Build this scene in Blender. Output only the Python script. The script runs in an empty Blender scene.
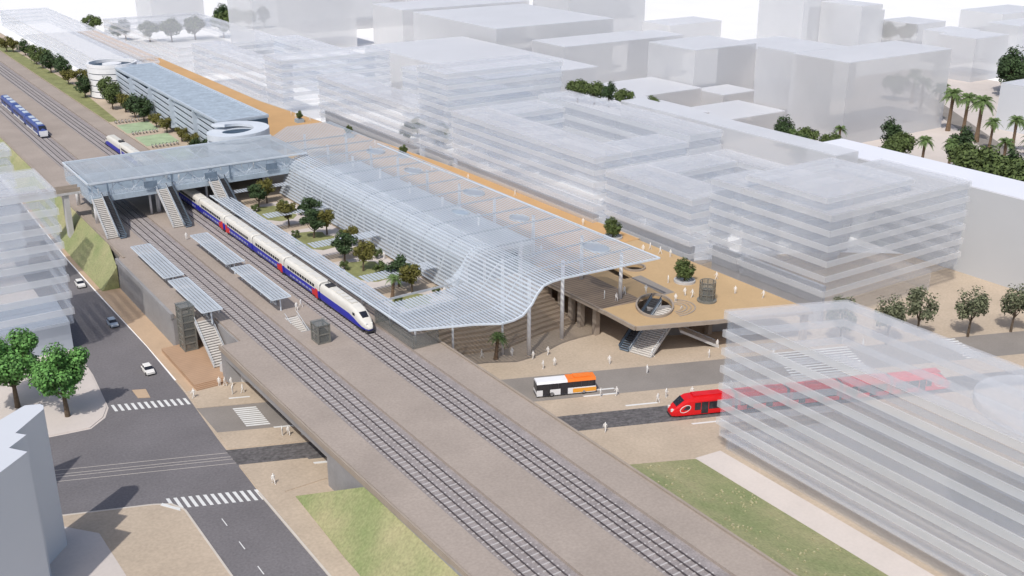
import bpy, bmesh, math, random
from mathutils import Vector, Matrix, noise
random.seed(11)
S = bpy.context.scene
COL = S.collection
PI = math.pi

# ------------------------------------------------------------------ camera
CAM_H = 88.0
PITCH = math.atan(413 / 1080)
YAW = math.atan2(.558, .830)
cam_data = bpy.data.cameras.new('camera')
cam_data.sensor_width = 36
cam_data.lens = 1080 / 1024 * 36
cam_data.clip_start = 1
cam_data.clip_end = 9000
cam = bpy.data.objects.new('camera', cam_data)
COL.objects.link(cam)
cam.location = (0, 0, CAM_H)
cam.rotation_euler = (PI / 2 - PITCH, 0, -YAW)
S.camera = cam
cR = Vector((math.cos(YAW), -math.sin(YAW), 0))


def screen_x(o):
    p = o.location - cam.location
    f = Vector((math.sin(YAW) * math.cos(PITCH), math.cos(YAW) * math.cos(PITCH), -math.sin(PITCH)))
    return p.dot(cR) / max(1e-3, p.dot(f))


# ------------------------------------------------------------------ materials
MATS = {}


def mat(name, col, rough=.8, var=.1, scale=.25, fine=0., fscale=6., alpha=1., metal=0., col2=None, island=0., spec=.3, stripes=None, transl=0.):
    if name in MATS:
        return MATS[name]
    m = bpy.data.materials.new(name)
    m.use_nodes = True
    nt = m.node_tree
    N, Lk = nt.nodes, nt.links
    b = N['Principled BSDF']
    b.inputs['Roughness'].default_value = rough
    b.inputs['Metallic'].default_value = metal
    b.inputs['Alpha'].default_value = alpha
    b.inputs['Specular IOR Level'].default_value = spec
    tc = N.new('ShaderNodeTexCoord')
    c = Vector(col)
    c2 = Vector(col2) if col2 else c * (1 + var)
    c1 = c if col2 else c * (1 - var)
    nz = N.new('ShaderNodeTexNoise')
    nz.inputs['Scale'].default_value = scale
    nz.inputs['Detail'].default_value = 5
    nz.inputs['Roughness'].default_value = .6
    Lk.new(tc.outputs['Object'], nz.inputs['Vector'])
    mr = N.new('ShaderNodeMapRange')
    mr.inputs['From Min'].default_value = .32
    mr.inputs['From Max'].default_value = .68
    Lk.new(nz.outputs['Fac'], mr.inputs['Value'])
    mx = N.new('ShaderNodeMix')
    mx.data_type = 'RGBA'
    mx.inputs['A'].default_value = (*c1, 1)
    mx.inputs['B'].default_value = (*c2, 1)
    Lk.new(mr.outputs['Result'], mx.inputs['Factor'])
    out = mx.outputs['Result']

    def multiply(val_socket, lo, hi, src):
        r = N.new('ShaderNodeMapRange')
        r.inputs['From Min'].default_value = 0
        r.inputs['From Max'].default_value = 1
        r.inputs['To Min'].default_value = lo
        r.inputs['To Max'].default_value = hi
        Lk.new(val_socket, r.inputs['Value'])
        v = N.new('ShaderNodeMix')
        v.data_type = 'RGBA'
        v.blend_type = 'MULTIPLY'
        v.inputs['Factor'].default_value = 1
        Lk.new(src, v.inputs['A'])
        Lk.new(r.outputs['Result'], v.inputs['B'])
        return v.outputs['Result']
    if fine:
        n2 = N.new('ShaderNodeTexNoise')
        n2.inputs['Scale'].default_value = fscale
        n2.inputs['Detail'].default_value = 3
        Lk.new(tc.outputs['Object'], n2.inputs['Vector'])
        out = multiply(n2.outputs['Fac'], 1 - fine, 1 + fine, out)
    if island:
        g = N.new('ShaderNodeNewGeometry')
        out = multiply(g.outputs['Random Per Island'], 1 - island, 1 + island, out)
    if stripes:                       # board or paving joints: (direction degrees, spacing, darkness)
        ang, sp, dark = stripes
        mp = N.new('ShaderNodeMapping')
        mp.inputs['Rotation'].default_value = (0, 0, math.radians(-ang))
        Lk.new(tc.outputs['Object'], mp.inputs['Vector'])
        sx = N.new('ShaderNodeSeparateXYZ')
        Lk.new(mp.outputs['Vector'], sx.inputs['Vector'])
        md = N.new('ShaderNodeMath')
        md.operation = 'PINGPONG'
        md.inputs[1].default_value = sp / 2
        Lk.new(sx.outputs['Y'], md.inputs[0])
        gt = N.new('ShaderNodeMath')
        gt.operation = 'LESS_THAN'
        gt.inputs[1].default_value = sp * .12
        Lk.new(md.outputs['Value'], gt.inputs[0])
        out = multiply(gt.outputs['Value'], 1, 1 - dark, out)
    Lk.new(out, b.inputs['Base Color'])
    if transl:                        # frosted sheet: part of the light passes through and scatters
        b.inputs['Alpha'].default_value = 1
        tl = N.new('ShaderNodeBsdfTranslucent')
        Lk.new(out, tl.inputs['Color'])
        tp = N.new('ShaderNodeBsdfTransparent')
        m1 = N.new('ShaderNodeMixShader')
        m1.inputs['Fac'].default_value = transl
        Lk.new(b.outputs['BSDF'], m1.inputs[1])
        Lk.new(tl.outputs['BSDF'], m1.inputs[2])
        m2 = N.new('ShaderNodeMixShader')
        m2.inputs['Fac'].default_value = alpha
        Lk.new(tp.outputs['BSDF'], m2.inputs[1])
        Lk.new(m1.outputs['Shader'], m2.inputs[2])
        Lk.new(m2.outputs['Shader'], N['Material Output'].inputs['Surface'])
    MATS[name] = m
    return m


M_ground = mat('white_ground', (.83, .82, .81), .9, .02, .02)
M_plaza = mat('beige_paving', (0.466, 0.380, 0.291), .85, .08, .12, .2, 2.0)
M_walk = mat('tan_pavement', (0.479, 0.350, 0.239), .85, .06, .15, .10, 2.5)
M_orange = mat('orange_gravel_walk', (0.513, 0.316, 0.150), .9, .06, .1, .1, 2.)
M_deck = mat('ochre_deck_paving', (.48, .335, .185), .85, .06, .1, .1, 2.)
M_pale = mat('pale_pink_pavement', (0.581, 0.521, 0.479), .85, .05, .1, .06, 2.)
M_asphalt = mat('asphalt', (0.167, 0.156, 0.161), .85, .12, .06, .34, 2.6)
M_asphalt2 = mat('worn_brown_asphalt', (0.256, 0.231, 0.209), .85, .10, .1, .16, 3.)
M_cobble = mat('dark_cobbles', (.125, .118, .118), .85, .2, .5, .85, 1.5)
M_platform = mat('platform_paving', (0.359, 0.303, 0.261), .85, .08, .1, .2, 2.4)
M_ballast = mat('ballast_stone', (0.295, 0.265, 0.261), .95, .14, .5, .4, 3.2)
M_concrete = mat('concrete', (0.291, 0.282, 0.282), .8, .1, .2, .1, 2.)
M_lightconc = mat('pale_concrete', (0.496, 0.487, 0.479), .8, .08, .2, .06, 2.)
M_taupe = mat('taupe_deck_edge', (0.342, 0.286, 0.235), .8, .08, .3, .08, 2.)
M_grass = mat('lawn_grass', (.225, .265, .115), .95, .2, .10, .42, 2.4, col2=(.36, .335, .185))
M_lawn = mat('garden_lawn', (0.231, 0.239, 0.103), .95, .2, .3, .3, 2.)
M_lawn2 = mat('pale_green_lawn', (0.342, 0.427, 0.265), .95, .15, .3, .2, 2.)
M_paint = mat('white_road_paint', (0.684, 0.684, 0.667), .7, .05, .6, .06, 4.)
M_kerb = mat('kerb_stone', (0.564, 0.513, 0.453), .8, .06, .4)
M_rail = mat('rail_steel', (.11, .095, .10), .5, .15, 1., metal=.2)
M_sleeper = mat('concrete_sleeper', (.50, .47, .46), .85, .15, .8)
M_slat = mat('canopy_slat_glass', (.58, .63, .69), .3, .06, .2, alpha=.72, spec=.4)
M_strip = mat('roof_slat_metal', (.56, .60, .64), .4, .08, .3, alpha=.7, spec=.4)
M_sheet = mat('canopy_glass_sheet', (.64, .70, .76), .3, .05, .1, alpha=.28, spec=.3)
M_ramp = mat('ramp_pale_blue', (.62, .66, .71), .5, .04, .3)
M_thin = mat('thin_roof_glass', (.66, .74, .82), .3, .05, .1, alpha=.09, spec=.3)
M_steel = mat('pale_steel', (.62, .67, .72), .4, .05, .5)
M_white = mat('white_paint', (.78, .78, .79), .5, .03, .5)
M_person = mat('white_figure', (.80, .78, .75), .7, .03, 3.)
M_darkglass = mat('dark_glass', (.05, .06, .075), .15, .2, .4, spec=.6)
M_bridge = mat('bridge_metal', (.40, .47, .53), .4, .1, .25, .15, 2.)
M_escal = mat('escalator_metal', (.16, .21, .27), .4, .15, 1.)
M_liftframe = mat('grey_brown_frame', (.19, .185, .165), .5, .12, .8)
M_liftglass = mat('grey_tinted_glass', (.24, .25, .235), .12, .1, .5, alpha=.36, spec=.6)
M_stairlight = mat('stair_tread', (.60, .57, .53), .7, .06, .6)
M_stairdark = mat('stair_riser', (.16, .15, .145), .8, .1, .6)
M_timber = mat('brown_boards', (0.286, 0.218, 0.162), .8, .12, .3, .1, 3., stripes=(0, .9, .45))
M_terrace = mat('brown_terrace_steps', (0.393, 0.312, 0.235), .8, .08, .2, .1, 2.)
M_terracebrown = mat('tan_terrace', (0.427, 0.282, 0.184), .8, .06, .3, stripes=(0, .8, .12))
M_band = mat('white_model_band', (.91, .91, .91), .6, .02, .1, alpha=.29, transl=.45)
M_glaze = mat('grey_model_glazing', (.76, .81, .88), .35, .04, .1, alpha=.14, transl=.45)
M_roofw = mat('white_model_roof', (.80, .81, .84), .6, .02, .1, alpha=.26, transl=.3)
M_mass = mat('white_massing_wall', (.79, .79, .80), .7, .02, .05, alpha=.60, transl=.3)
M_massroof = mat('white_massing_roof', (.80, .81, .84), .7, .02, .05, alpha=.60, transl=.2)
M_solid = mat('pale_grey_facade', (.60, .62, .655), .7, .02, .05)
M_parkwall = mat('car_park_panel', (.50, .56, .63), .5, .06, .3)
M_parkroof = mat('car_park_roof', (.37, .43, .49), .6, .14, .35, .22, 1.4)
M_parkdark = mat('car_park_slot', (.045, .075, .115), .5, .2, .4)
M_tgvw = mat('train_cream', (0.684, 0.658, 0.598), .35, .03, .5)
M_blue = mat('train_blue', (.025, .03, .40), .35, .08, .5)
M_navy = mat('train_navy', (.05, .08, .27), .35, .08, .5)
M_window = mat('vehicle_window', (.02, .022, .03), .1, .2, 1., spec=.6)
M_palewin = mat('train_pale_window', (.34, .36, .56), .25, .2, 1.5, stripes=(0, 1.7, .7))
M_red = mat('train_red', (.62, .03, .03), .35, .06, .8)
M_tram = mat('tram_red', (.66, .012, .016), .3, .06, .5)
M_busorange = mat('bus_orange', (.80, .20, .03), .4, .05, .8)
M_busamber = mat('bus_amber', (.80, .36, .05), .4, .05, .8)
M_tyre = mat('tyre_rubber', (.02, .02, .02), .8, .1, 3.)
M_rim = mat('wheel_rim', (.35, .35, .36), .4, .1, 3., metal=.6)
M_dark = mat('dark_metal', (.05, .05, .055), .6, .2, 1.)
M_lamp = mat('lamp_lens', (.75, .75, .72), .15, .03, 2.)
M_carwhite = mat('car_white', (.78, .76, .73), .3, .03, 2.)
M_carblue = mat('car_grey_blue', (.30, .36, .44), .3, .05, 2.)
M_bark = mat('bark', (.115, .085, .06), .9, .25, 2.5)
M_palmbark = mat('palm_bark', (.17, .115, .075), .9, .25, 3.)
M_leaf = mat('leaf_mid', (0.090, 0.124, 0.038), .7, .2, .5, island=.45)
M_leafdark = mat('leaf_dark', (0.043, 0.073, 0.027), .7, .2, .5, island=.45)
M_leafolive = mat('leaf_olive', (0.132, 0.124, 0.030), .7, .2, .5, island=.4)
M_leafbright = mat('leaf_bright', (.115, .26, .065), .65, .25, .4, island=.5)
M_leafgrey = mat('leaf_greygreen', (0.128, 0.141, 0.081), .75, .2, .5, island=.45)
M_palm = mat('palm_leaf', (.12, .18, .06), .7, .2, .8, island=.4)
M_hall = mat('hall_wall', (.55, .54, .53), .7, .05, .2)
M_planter = mat('planter_box', (.33, .40, .46), .6, .08, .5)


# ------------------------------------------------------------------ mesh building
class MB:
    def __init__(s):
        s.v, s.f, s.mi = [], [], []

    def add(s, vs, fs, m=0):
        o = len(s.v)
        s.v += [tuple(p) for p in vs]
        s.f += [tuple(i + o for i in f) for f in fs]
        s.mi += [m] * len(fs)

    def box(s, x0, x1, y0, y1, z0, z1, m=0):
        s.add([(x0, y0, z0), (x1, y0, z0), (x1, y1, z0), (x0, y1, z0), (x0, y0, z1), (x1, y0, z1), (x1, y1, z1), (x0, y1, z1)],
              [(3, 2, 1, 0), (4, 5, 6, 7), (0, 1, 5, 4), (1, 2, 6, 5), (2, 3, 7, 6), (3, 0, 4, 7)], m)

    def prism(s, poly, z0, z1, m=0):
        """z0, z1: a number or one value per corner"""
        a = sum(p[0] * q[1] - q[0] * p[1] for p, q in zip(poly, poly[1:] + poly[:1]))
        n = len(poly)
        zl = list(z0) if hasattr(z0, '__len__') else [z0] * n
        zh = list(z1) if hasattr(z1, '__len__') else [z1] * n
        if a < 0:
            poly, zl, zh = poly[::-1], zl[::-1], zh[::-1]
        vs = [(p[0], p[1], z) for p, z in zip(poly, zl)] + [(p[0], p[1], z) for p, z in zip(poly, zh)]
        s.add(vs, [tuple(range(n))[::-1], tuple(range(n, 2 * n))] + [(i, (i + 1) % n, n + (i + 1) % n, n + i) for i in range(n)], m)

    def holed(s, outer, holes, z0, z1, m=0):
        bm = bmesh.new()
        loops = [outer] + holes
        es = []
        for lp in loops:
            vs = [bm.verts.new((p[0], p[1], 0)) for p in lp]
            es += [bm.edges.new((vs[i], vs[(i + 1) % len(vs)])) for i in range(len(vs))]
        bmesh.ops.triangle_fill(bm, edges=es, use_beauty=True, normal=(0, 0, 1))
        bm.verts.index_update()
        V = [v.co.copy() for v in bm.verts]
        F = [[v.index for v in f.verts] for f in bm.faces]
        bm.free()
        s.add([(v.x, v.y, z1) for v in V], F, m)
        s.add([(v.x, v.y, z0) for v in V], [f[::-1] for f in F], m)
        for lp in loops:
            n = len(lp)
            s.add([(p[0], p[1], z0) for p in lp] + [(p[0], p[1], z1) for p in lp], [(i, (i + 1) % n, n + (i + 1) % n, n + i) for i in range(n)], m)

    def ring(s, poly, t, z0, z1, m=0):
        a = sum(p[0] * q[1] - q[0] * p[1] for p, q in zip(poly, poly[1:] + poly[:1]))
        if a < 0:
            poly = poly[::-1]
        inn = inset(poly, t)
        n = len(poly)
        vs = [(p[0], p[1], z0) for p in poly] + [(p[0], p[1], z0) for p in inn] + [(p[0], p[1], z1) for p in poly] + [(p[0], p[1], z1) for p in inn]
        fs = []
        for i in range(n):
            j = (i + 1) % n
            fs += [(i, j, 2 * n + j, 2 * n + i), (n + j, n + i, 3 * n + i, 3 * n + j), (2 * n + i, 2 * n + j, 3 * n + j, 3 * n + i), (j, i, n + i, n + j)]
        s.add(vs, fs, m)

    def bar(s, a, b, w, h=None, m=0):
        """square bar from a to b"""
        h = h or w
        a, b = Vector(a), Vector(b)
        d = (b - a).normalized()
        up = Vector((0, 0, 1)) if abs(d.z) < .95 else Vector((0, 1, 0))
        r = d.cross(up).normalized() * (w / 2)
        u = r.cross(d).normalized() * (h / 2)
        vs = [a - r - u, a + r - u, a + r + u, a - r + u, b - r - u, b + r - u, b + r + u, b - r + u]
        s.add(vs, [(0, 1, 2, 3), (7, 6, 5, 4), (1, 0, 4, 5), (2, 1, 5, 6), (3, 2, 6, 7), (0, 3, 7, 4)], m)

    def tube(s, pts, radii, n=8, m=0):
        pts = [Vector(p) for p in pts]
        if not hasattr(radii, '__len__'):
            radii = [radii] * len(pts)
        rings = []
        for i, p in enumerate(pts):
            d = (pts[min(i + 1, len(pts) - 1)] - pts[max(i - 1, 0)]).normalized()
            up = Vector((1, 0, 0)) if abs(d.x) < .8 else Vector((0, 1, 0))
            r = d.cross(up).normalized()
            u = d.cross(r).normalized()
            rings.append([p + (r * math.cos(2 * PI * k / n) + u * math.sin(2 * PI * k / n)) * radii[i] for k in range(n)])
        s.loft(rings, m)

    def loft(s, rings, m=0, caps=True):
        n = len(rings[0])
        vs = [p for r in rings for p in r]
        fs = []
        for i in range(len(rings) - 1):
            for k in range(n):
                j = (k + 1) % n
                fs.append((i * n + k, i * n + j, (i + 1) * n + j, (i + 1) * n + k))
        if caps:
            fs.append(tuple(range(n))[::-1])
            fs.append(tuple(range((len(rings) - 1) * n, len(rings) * n)))
        s.add(vs, fs, m)

    def cyl(s, x, y, z0, z1, r, n=24, m=0, r1=None):
        r1 = r if r1 is None else r1
        s.loft([[(x + r * math.cos(2 * PI * k / n), y + r * math.sin(2 * PI * k / n), z0) for k in range(n)],
                [(x + r1 * math.cos(2 * PI * k / n), y + r1 * math.sin(2 * PI * k / n), z1) for k in range(n)]], m)

    def axle(s, p, axis, r, w, n=16, m=0):
        p, a = Vector(p), Vector(axis).normalized()
        s.tube([p - a * w / 2, p + a * w / 2], r, n, m)

    def build(s, name, mats, parent=None, local=False, smooth=False):
        me = bpy.data.meshes.new(name)
        vs = s.v
        if parent is not None and not local:
            o = parent
            off = Vector((0, 0, 0))
            while o is not None:
                off += o.location
                o = o.parent
            vs = [(p[0] - off.x, p[1] - off.y, p[2] - off.z) for p in vs]
        me.from_pydata(vs, [], s.f)
        for m in (mats if isinstance(mats, (list, tuple)) else [mats]):
            me.materials.append(m)
        me.polygons.foreach_set('material_index', s.mi)
        if smooth:
            me.polygons.foreach_set('use_smooth', [True] * len(s.f))
        me.update()
        bm = bmesh.new()
        bm.from_mesh(me)
        if len(s.f) < 30000:
            bmesh.ops.recalc_face_normals(bm, faces=bm.faces)
        bm.to_mesh(me)
        bm.free()
        o = bpy.data.objects.new(name, me)
        COL.objects.link(o)
        if parent is not None:
            o.parent = parent
        return o


def inset(poly, t):
    n = len(poly)
    out = []
    for i in range(n):
        p0, p1, p2 = Vector(poly[i - 1][:2]), Vector(poly[i][:2]), Vector(poly[(i + 1) % n][:2])
        d1, d2 = (p1 - p0).normalized(), (p2 - p1).normalized()
        n1, n2 = Vector((-d1.y, d1.x)), Vector((-d2.y, d2.x))
        k = (n1 + n2)
        k = k / max(.3, k.dot(n1)) if k.length > 1e-6 else n1
        out.append((p1.x + k.x * t, p1.y + k.y * t))
    return out


def rect(x0, x1, y0, y1):
    return [(x0, y0), (x1, y0), (x1, y1), (x0, y1)]


def ellipse(cx, cy, a, b, ang=0, n=28):
    c, s_ = math.cos(ang), math.sin(ang)
    return [(cx + a * math.cos(t) * c - b * math.sin(t) * s_, cy + a * math.cos(t) * s_ + b * math.sin(t) * c) for t in [2 * PI * k / n for k in range(n)]]


def tag(o, label, cat, group=None, kind=None):
    o['label'] = label
    o['category'] = cat
    if group:
        o['group'] = group
    if kind:
        o['kind'] = kind
    return o


def thing(name, label, cat, loc=(0, 0, 0), rz=0, group=None):
    o = bpy.data.objects.new(name, None)
    COL.objects.link(o)
    o.location = loc
    o.rotation_euler = (0, 0, rz)
    return tag(o, label, cat, group)


def struct(name, label, mb, m):
    o = mb.build(name, m)
    o['kind'] = 'structure'
    o['label'] = label
    return o


def copy_tree(o, parent=None):
    c = o.copy()
    COL.objects.link(c)
    if parent is not None:
        c.parent = parent
    for ch in list(o.children):
        copy_tree(ch, c)
    return c


ORD = ['first', 'second', 'third', 'fourth', 'fifth', 'sixth', 'seventh', 'eighth', 'ninth', 'tenth', 'eleventh', 'twelfth', 'thirteenth',
       'fourteenth', 'fifteenth', 'sixteenth', 'seventeenth', 'eighteenth', 'nineteenth', 'twentieth', 'twenty-first', 'twenty-second', 'twenty-third',
       'twenty-fourth', 'twenty-fifth', 'twenty-sixth', 'twenty-seventh', 'twenty-eighth', 'twenty-ninth', 'thirtieth']


def rank(objs, template, key=screen_x):
    objs = sorted(objs, key=key)
    n = len(objs)
    for i, o in enumerate(objs):
        w = 'leftmost' if i == 0 else 'rightmost' if i == n - 1 else ORD[i] + ' from left'
        if 'LABEL' in template:
            o['label'] = template.replace('LABEL', w)


# ------------------------------------------------------------------ light and sky
SH = math.radians(36)      # direction in which shadows fall, from +x
EL = math.radians(54)
sun_d = bpy.data.lights.new('sun', 'SUN')
sun_d.energy = 3.0
sun_d.angle = math.radians(.6)
sun_d.color = (1, .965, .91)
sun = bpy.data.objects.new('sun', sun_d)
COL.objects.link(sun)
ldir = Vector((math.cos(SH) * math.cos(EL), math.sin(SH) * math.cos(EL), -math.sin(EL)))
sun.rotation_euler = ldir.to_track_quat('-Z', 'Y').to_euler()
sun.location = (-60, -60, 200)
w = bpy.data.worlds.new('World')
S.world = w
w.use_nodes = True
nt = w.node_tree
sky = nt.nodes.new('ShaderNodeTexSky')
sky.sky_type = 'NISHITA'
sky.sun_disc = False
sky.sun_elevation = EL
sky.sun_rotation = math.atan2(-ldir.x, -ldir.y)
sky.air_density = 1.0
sky.dust_density = 2.5
nt.links.new(sky.outputs['Color'], nt.nodes['Background'].inputs['Color'])
nt.nodes['Background'].inputs['Strength'].default_value = .13
S.view_settings.view_transform = 'Standard'
S.view_settings.look = 'None'
S.view_settings.exposure = -.02
S.view_settings.gamma = 1
S.view_settings.use_curve_mapping = False
S.cycles.transparent_max_bounces = 96
S.cycles.max_bounces = 6
S.cycles.volume_bounces = 1
S.cycles.use_denoising = True

# ------------------------------------------------------------------ the ground
SK = -.40                      # the cross streets run askew: dy per dx


def lineY(x, x0, y0):
    return y0 + SK * (x - x0)


g = MB()
g.box(-2500, 5000, -900, 6500, -1.0, -.02)
struct('ground', 'white ground of the model reaching the horizon', g, M_ground)
g = MB()
g.prism([(44, 40), (231, 20), (231, 150), (205, 170), (165, 186), (44, 186)], -.02, .004)
struct('plaza', 'beige paved plaza around the cross streets', g, M_plaza)
g = MB()
g.prism([(-70, 40), (44, 40), (44, 400), (-70, 400)], -.02, .002)
struct('city_ground', 'pale paved ground of the blocks left of the road', g, M_pale)

# main road and junction on the left
road = MB()
road.prism([(36.7, 40), (47.4, 40), (47.6, 117), (47.6, 140), (48.2, 160), (49.2, 180), (49.5, 205), (48.9, 240), (48.7, 268), (49.5, 330), (49.5, 620), (37.6, 620),
            (37.6, 228), (37.3, 197), (36.1, 181.5), (34.6, 178), (31.5, 175.2), (25.2, 176.0), (-70, 216), (-70, 186), (21.7, 150), (33.0, 145.6), (35.6, 144.2), (36.8, 141.4), (36.7, 122)], -.02, .012)
struct('road', 'dark asphalt road beside the railway with junction', road, M_asphalt)


def crossing_band(x0, x1, ya0, yb0, xr, z):
    """a skewed street strip: upper edge through (xr, ya0), lower through (xr, yb0)"""
    return [(x0, lineY(x0, xr, yb0)), (x1, lineY(x1, xr, yb0)), (x1, lineY(x1, xr, ya0)), (x0, lineY(x0, xr, ya0))]


b = MB()
b.prism(crossing_band(48.9, 300, 152.4, 141.6, 99.7, 0), -.01, .012)
struct('side_street', 'brown grey bus street passing under the railway', b, M_asphalt2)
b = MB()
b.prism(crossing_band(47.9, 300, 134.8, 128.6, 99.4, 0), -.01, .014)
struct('tram_lane', 'dark cobbled tram lane passing under the railway', b, M_cobble)
t_ = MB()
for off in (129.9, 131.4, 132.3, 133.8):
    for xa, xb in ((-20, 47.9),):
        t_.prism([(xa, lineY(xa, 99.4, off - .05)), (xb, lineY(xb, 99.4, off - .05)), (xb, lineY(xb, 99.4, off + .05)), (xa, lineY(xa, 99.4, off + .05))], .012, .02)
struct('tram_rail_lines', 'pale tram rails crossing the asphalt junction', t_, M_kerb)
t_ = MB()
for off in (129.9, 131.4, 132.3, 133.8):
    xa, xb = 47.9, 300
    t_.prism([(xa, lineY(xa, 99.4, off - .06)), (xb, lineY(xb, 99.4, off - .06)), (xb, lineY(xb, 99.4, off + .06)), (xa, lineY(xa, 99.4, off + .06))], .014, .022)
struct('tram_rail_grooves', 'dark tram rails set in the cobbled lane', t_, M_rail)

# kerbed blocks
k = MB()
k.prism([(-70, 187), (21.5, 149.7), (33.0, 145.4), (35.4, 144.0), (36.5, 141.4), (36.5, 40), (-70, 40)], -.02, .10)
struct('pavement_block', 'beige corner block beside the road below the junction', k, M_plaza)
k = MB()
path = [(-70, 187), (21.5, 149.7), (33.0, 145.4), (35.4, 144.0), (36.5, 141.4), (36.5, 40)]
for a, c in zip(path, path[1:]):
    d = (Vector(c) - Vector(a)).normalized()
    nrm = Vector((-d.y, d.x)) * .3
    k.prism([a, c, (c[0] + nrm.x, c[1] + nrm.y), (a[0] + nrm.x, a[1] + nrm.y)], -.02, .14)
struct('kerb', 'pale kerb around the lower corner block', k, M_kerb)
k = MB()
k.prism([(20.2, 147.4), (24.5, 142.2), (24.9, 130), (24.9, 60), (-60, 60), (-60, 120)], .0, .12)
struct('forecourt', 'pale forecourt around the tall left building', k, M_pale)
k = MB()
k.prism([(-70, 215), (25.2, 176.4), (31.4, 175.6), (34.3, 178.4), (35.8, 181.8), (37.0, 197), (37.3, 228), (37.3, 620), (-70, 620)], -.02, .12)
struct('pavement_corner', 'pale pavement corner under the two big trees', k, M_pale)
k = MB()
k.prism([(47.7, 40), (51, 40), (51, 138), (58, 138), (58, 145.5), (48.0, 149.5), (47.8, 140)], -.02, .11)
k.prism([(48.4, 155.4), (60, 150.8), (60, 157.2), (48.9, 161.8)], -.02, .11)
k.prism([(49.3, 172.4), (60, 168.1), (60, 180), (49.6, 180)], -.02, .11)
struct('pavement', 'tan pavement between the road and the railway wall', k, M_plaza)
k = MB()
k.prism([(49.6, 180), (56, 180), (56, 240), (49.2, 243), (49.7, 205)], -.02, .11)
k.prism([(49.2, 243), (51.2, 241), (50.8, 268), (51.5, 330), (49.8, 330), (49, 268)], -.02, .11)
struct('roadside_path', 'orange tan path along the retaining wall', k, M_walk)
k = MB()
for x0, x1 in ((47.4, 47.75),):
    k.box(x0, x1, 40, 140, -.02, .14)
struct('kerb_strip', 'pale kerb along the right side of the road', k, M_kerb)
k = MB()
k.prism([(41.5, 186.2), (43.7, 185.2), (43.4, 181.4), (41.5, 182.4)], 0, .12)
struct('traffic_island', 'small tan traffic island above the zebra crossing', k, M_walk)

k = MB()
k.prism([(314, 181.6), (336.8, 210.4), (370, 251), (420, 312), (426, 308), (377, 247), (344, 206), (321, 177.5)], -.018, .005)
struct('far_road', 'grey road passing the palms at the far right', k, M_asphalt2)
k = MB()
k.prism([(236, 60), (460, 150), (460, 330), (236, 330)], -.019, -.008)
struct('far_square', 'pale pink ground among the white blocks at right', k, M_pale)
# painted markings
def zebra(p0, p1, depth, n, name, label, wid=.52, along=None):
    m = MB()
    p0, p1 = Vector(p0), Vector(p1)
    a = Vector(along).normalized() if along else Vector((0, 1))
    d = (p1 - p0).normalized()
    for i in range(n):
        c = p0 + (p1 - p0) * (i + .5) / n
        q = [c - d * wid / 2, c + d * wid / 2, c + d * wid / 2 - a * depth, c - d * wid / 2 - a * depth]
        m.prism([(v.x, v.y) for v in q], .0, .021)
    return struct(name, label, m, M_paint)


zebra((36.4, 182.5), (48.9, 177.6), 2.9, 12, 'zebra_crossing', 'zebra crossing over the road above the junction')
zebra((35.0, 146.3), (48.0, 140.9), 3.4, 13, 'zebra_crossing', 'zebra crossing over the road below the junction')
zebra((54.2, 169.2), (53.8, 161.2), 4.0, 10, 'zebra_crossing', 'zebra crossing on the side street beside the railway', .5, (-1, .4))
zebra((151.0, 132.8), (145.0, 121.0), 16, 12, 'zebra_crossing', 'wide zebra crossing seen through the glass building', .5, (-1, .4))
zebra((183.8, 118.6), (180.5, 109.4), 3.6, 9, 'zebra_crossing', 'zebra crossing beside the row of street trees', .5, (-1, .4))
m = MB()
for y in range(50, 139, 7):
    m.prism(rect(40.33, 40.47, y, y + 2.2), .0, .021)
struct('lane_line', 'dashed white centre line of the road', m, M_paint)
m = MB()
for x, y, l in ((55.0, 172.8, 3.4), (57.5, 158.0, 4.2), (60.5, 153.2, 3.6), (58.2, 143.2, 4.6), (108.5, 138.0, 6.0), (110.0, 139.6, 5.2), (112.5, 130.9, 5.5), (117.6, 119.3, 5.5), (104, 142.4, 5)):
    m.prism([(x, y), (x + l, y + SK * l), (x + l, y + SK * l + .5), (x, y + .5)], .0, .115 if x < 61 else .02)
m.prism([(34.4, 145.1), (36.2, 142.2), (36.0, 141.5), (34.0, 144.6)], .0, .15)
struct('tactile_strip', 'white tactile strips at the dropped kerbs', m, M_paint)

# ------------------------------------------------------------------ railway viaduct
def yS(x):
    return 135 + SK * (x - 59.6)


def yN(x):
    return 178.2 + SK * (x - 59.5)


XR = 91.5
emb = MB()
emb.prism([(58.6, 40), (XR, 40), (XR, yS(XR)), (57.3, yS(57.3))], -.5, 6.5)
emb.prism([(56.9, yN(56.9)), (XR, yN(XR)), (XR, 178.5), (56.9, 181)], -.5, 6.5)
emb.prism([(60.6, 178.5), (72, 178.5), (72, 187), (60.6, 187)], -.5, 6.5)
emb.prism([(74.6, 178.5), (XR, 178.5), (XR, 187), (74.6, 187)], -.5, 6.5)
emb.prism([(60.6, 187), (XR, 187), (XR, 200), (60.6, 200)], -.5, 6.5)
emb.prism([(54.1, 200), (XR, 200), (XR, 240), (54.1, 240)], -.5, 6.5)
emb.prism([(54.1, 240), (XR, 240), (XR, 900), (56.0, 900), (56.0, 244)], -.5, 6.5)
struct('railway_embankment', 'grey concrete walled embankment carrying the railway', emb, M_concrete)
b = MB()
b.prism([(57.3, yS(57.3)), (XR, yS(XR)), (XR, yN(XR)), (56.9, yN(56.9))], 5.0, 6.5)
br = b.build('railway_bridge_deck', M_concrete)
tag(br, 'grey girder deck carrying the tracks over the cross streets', 'bridge')
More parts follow.
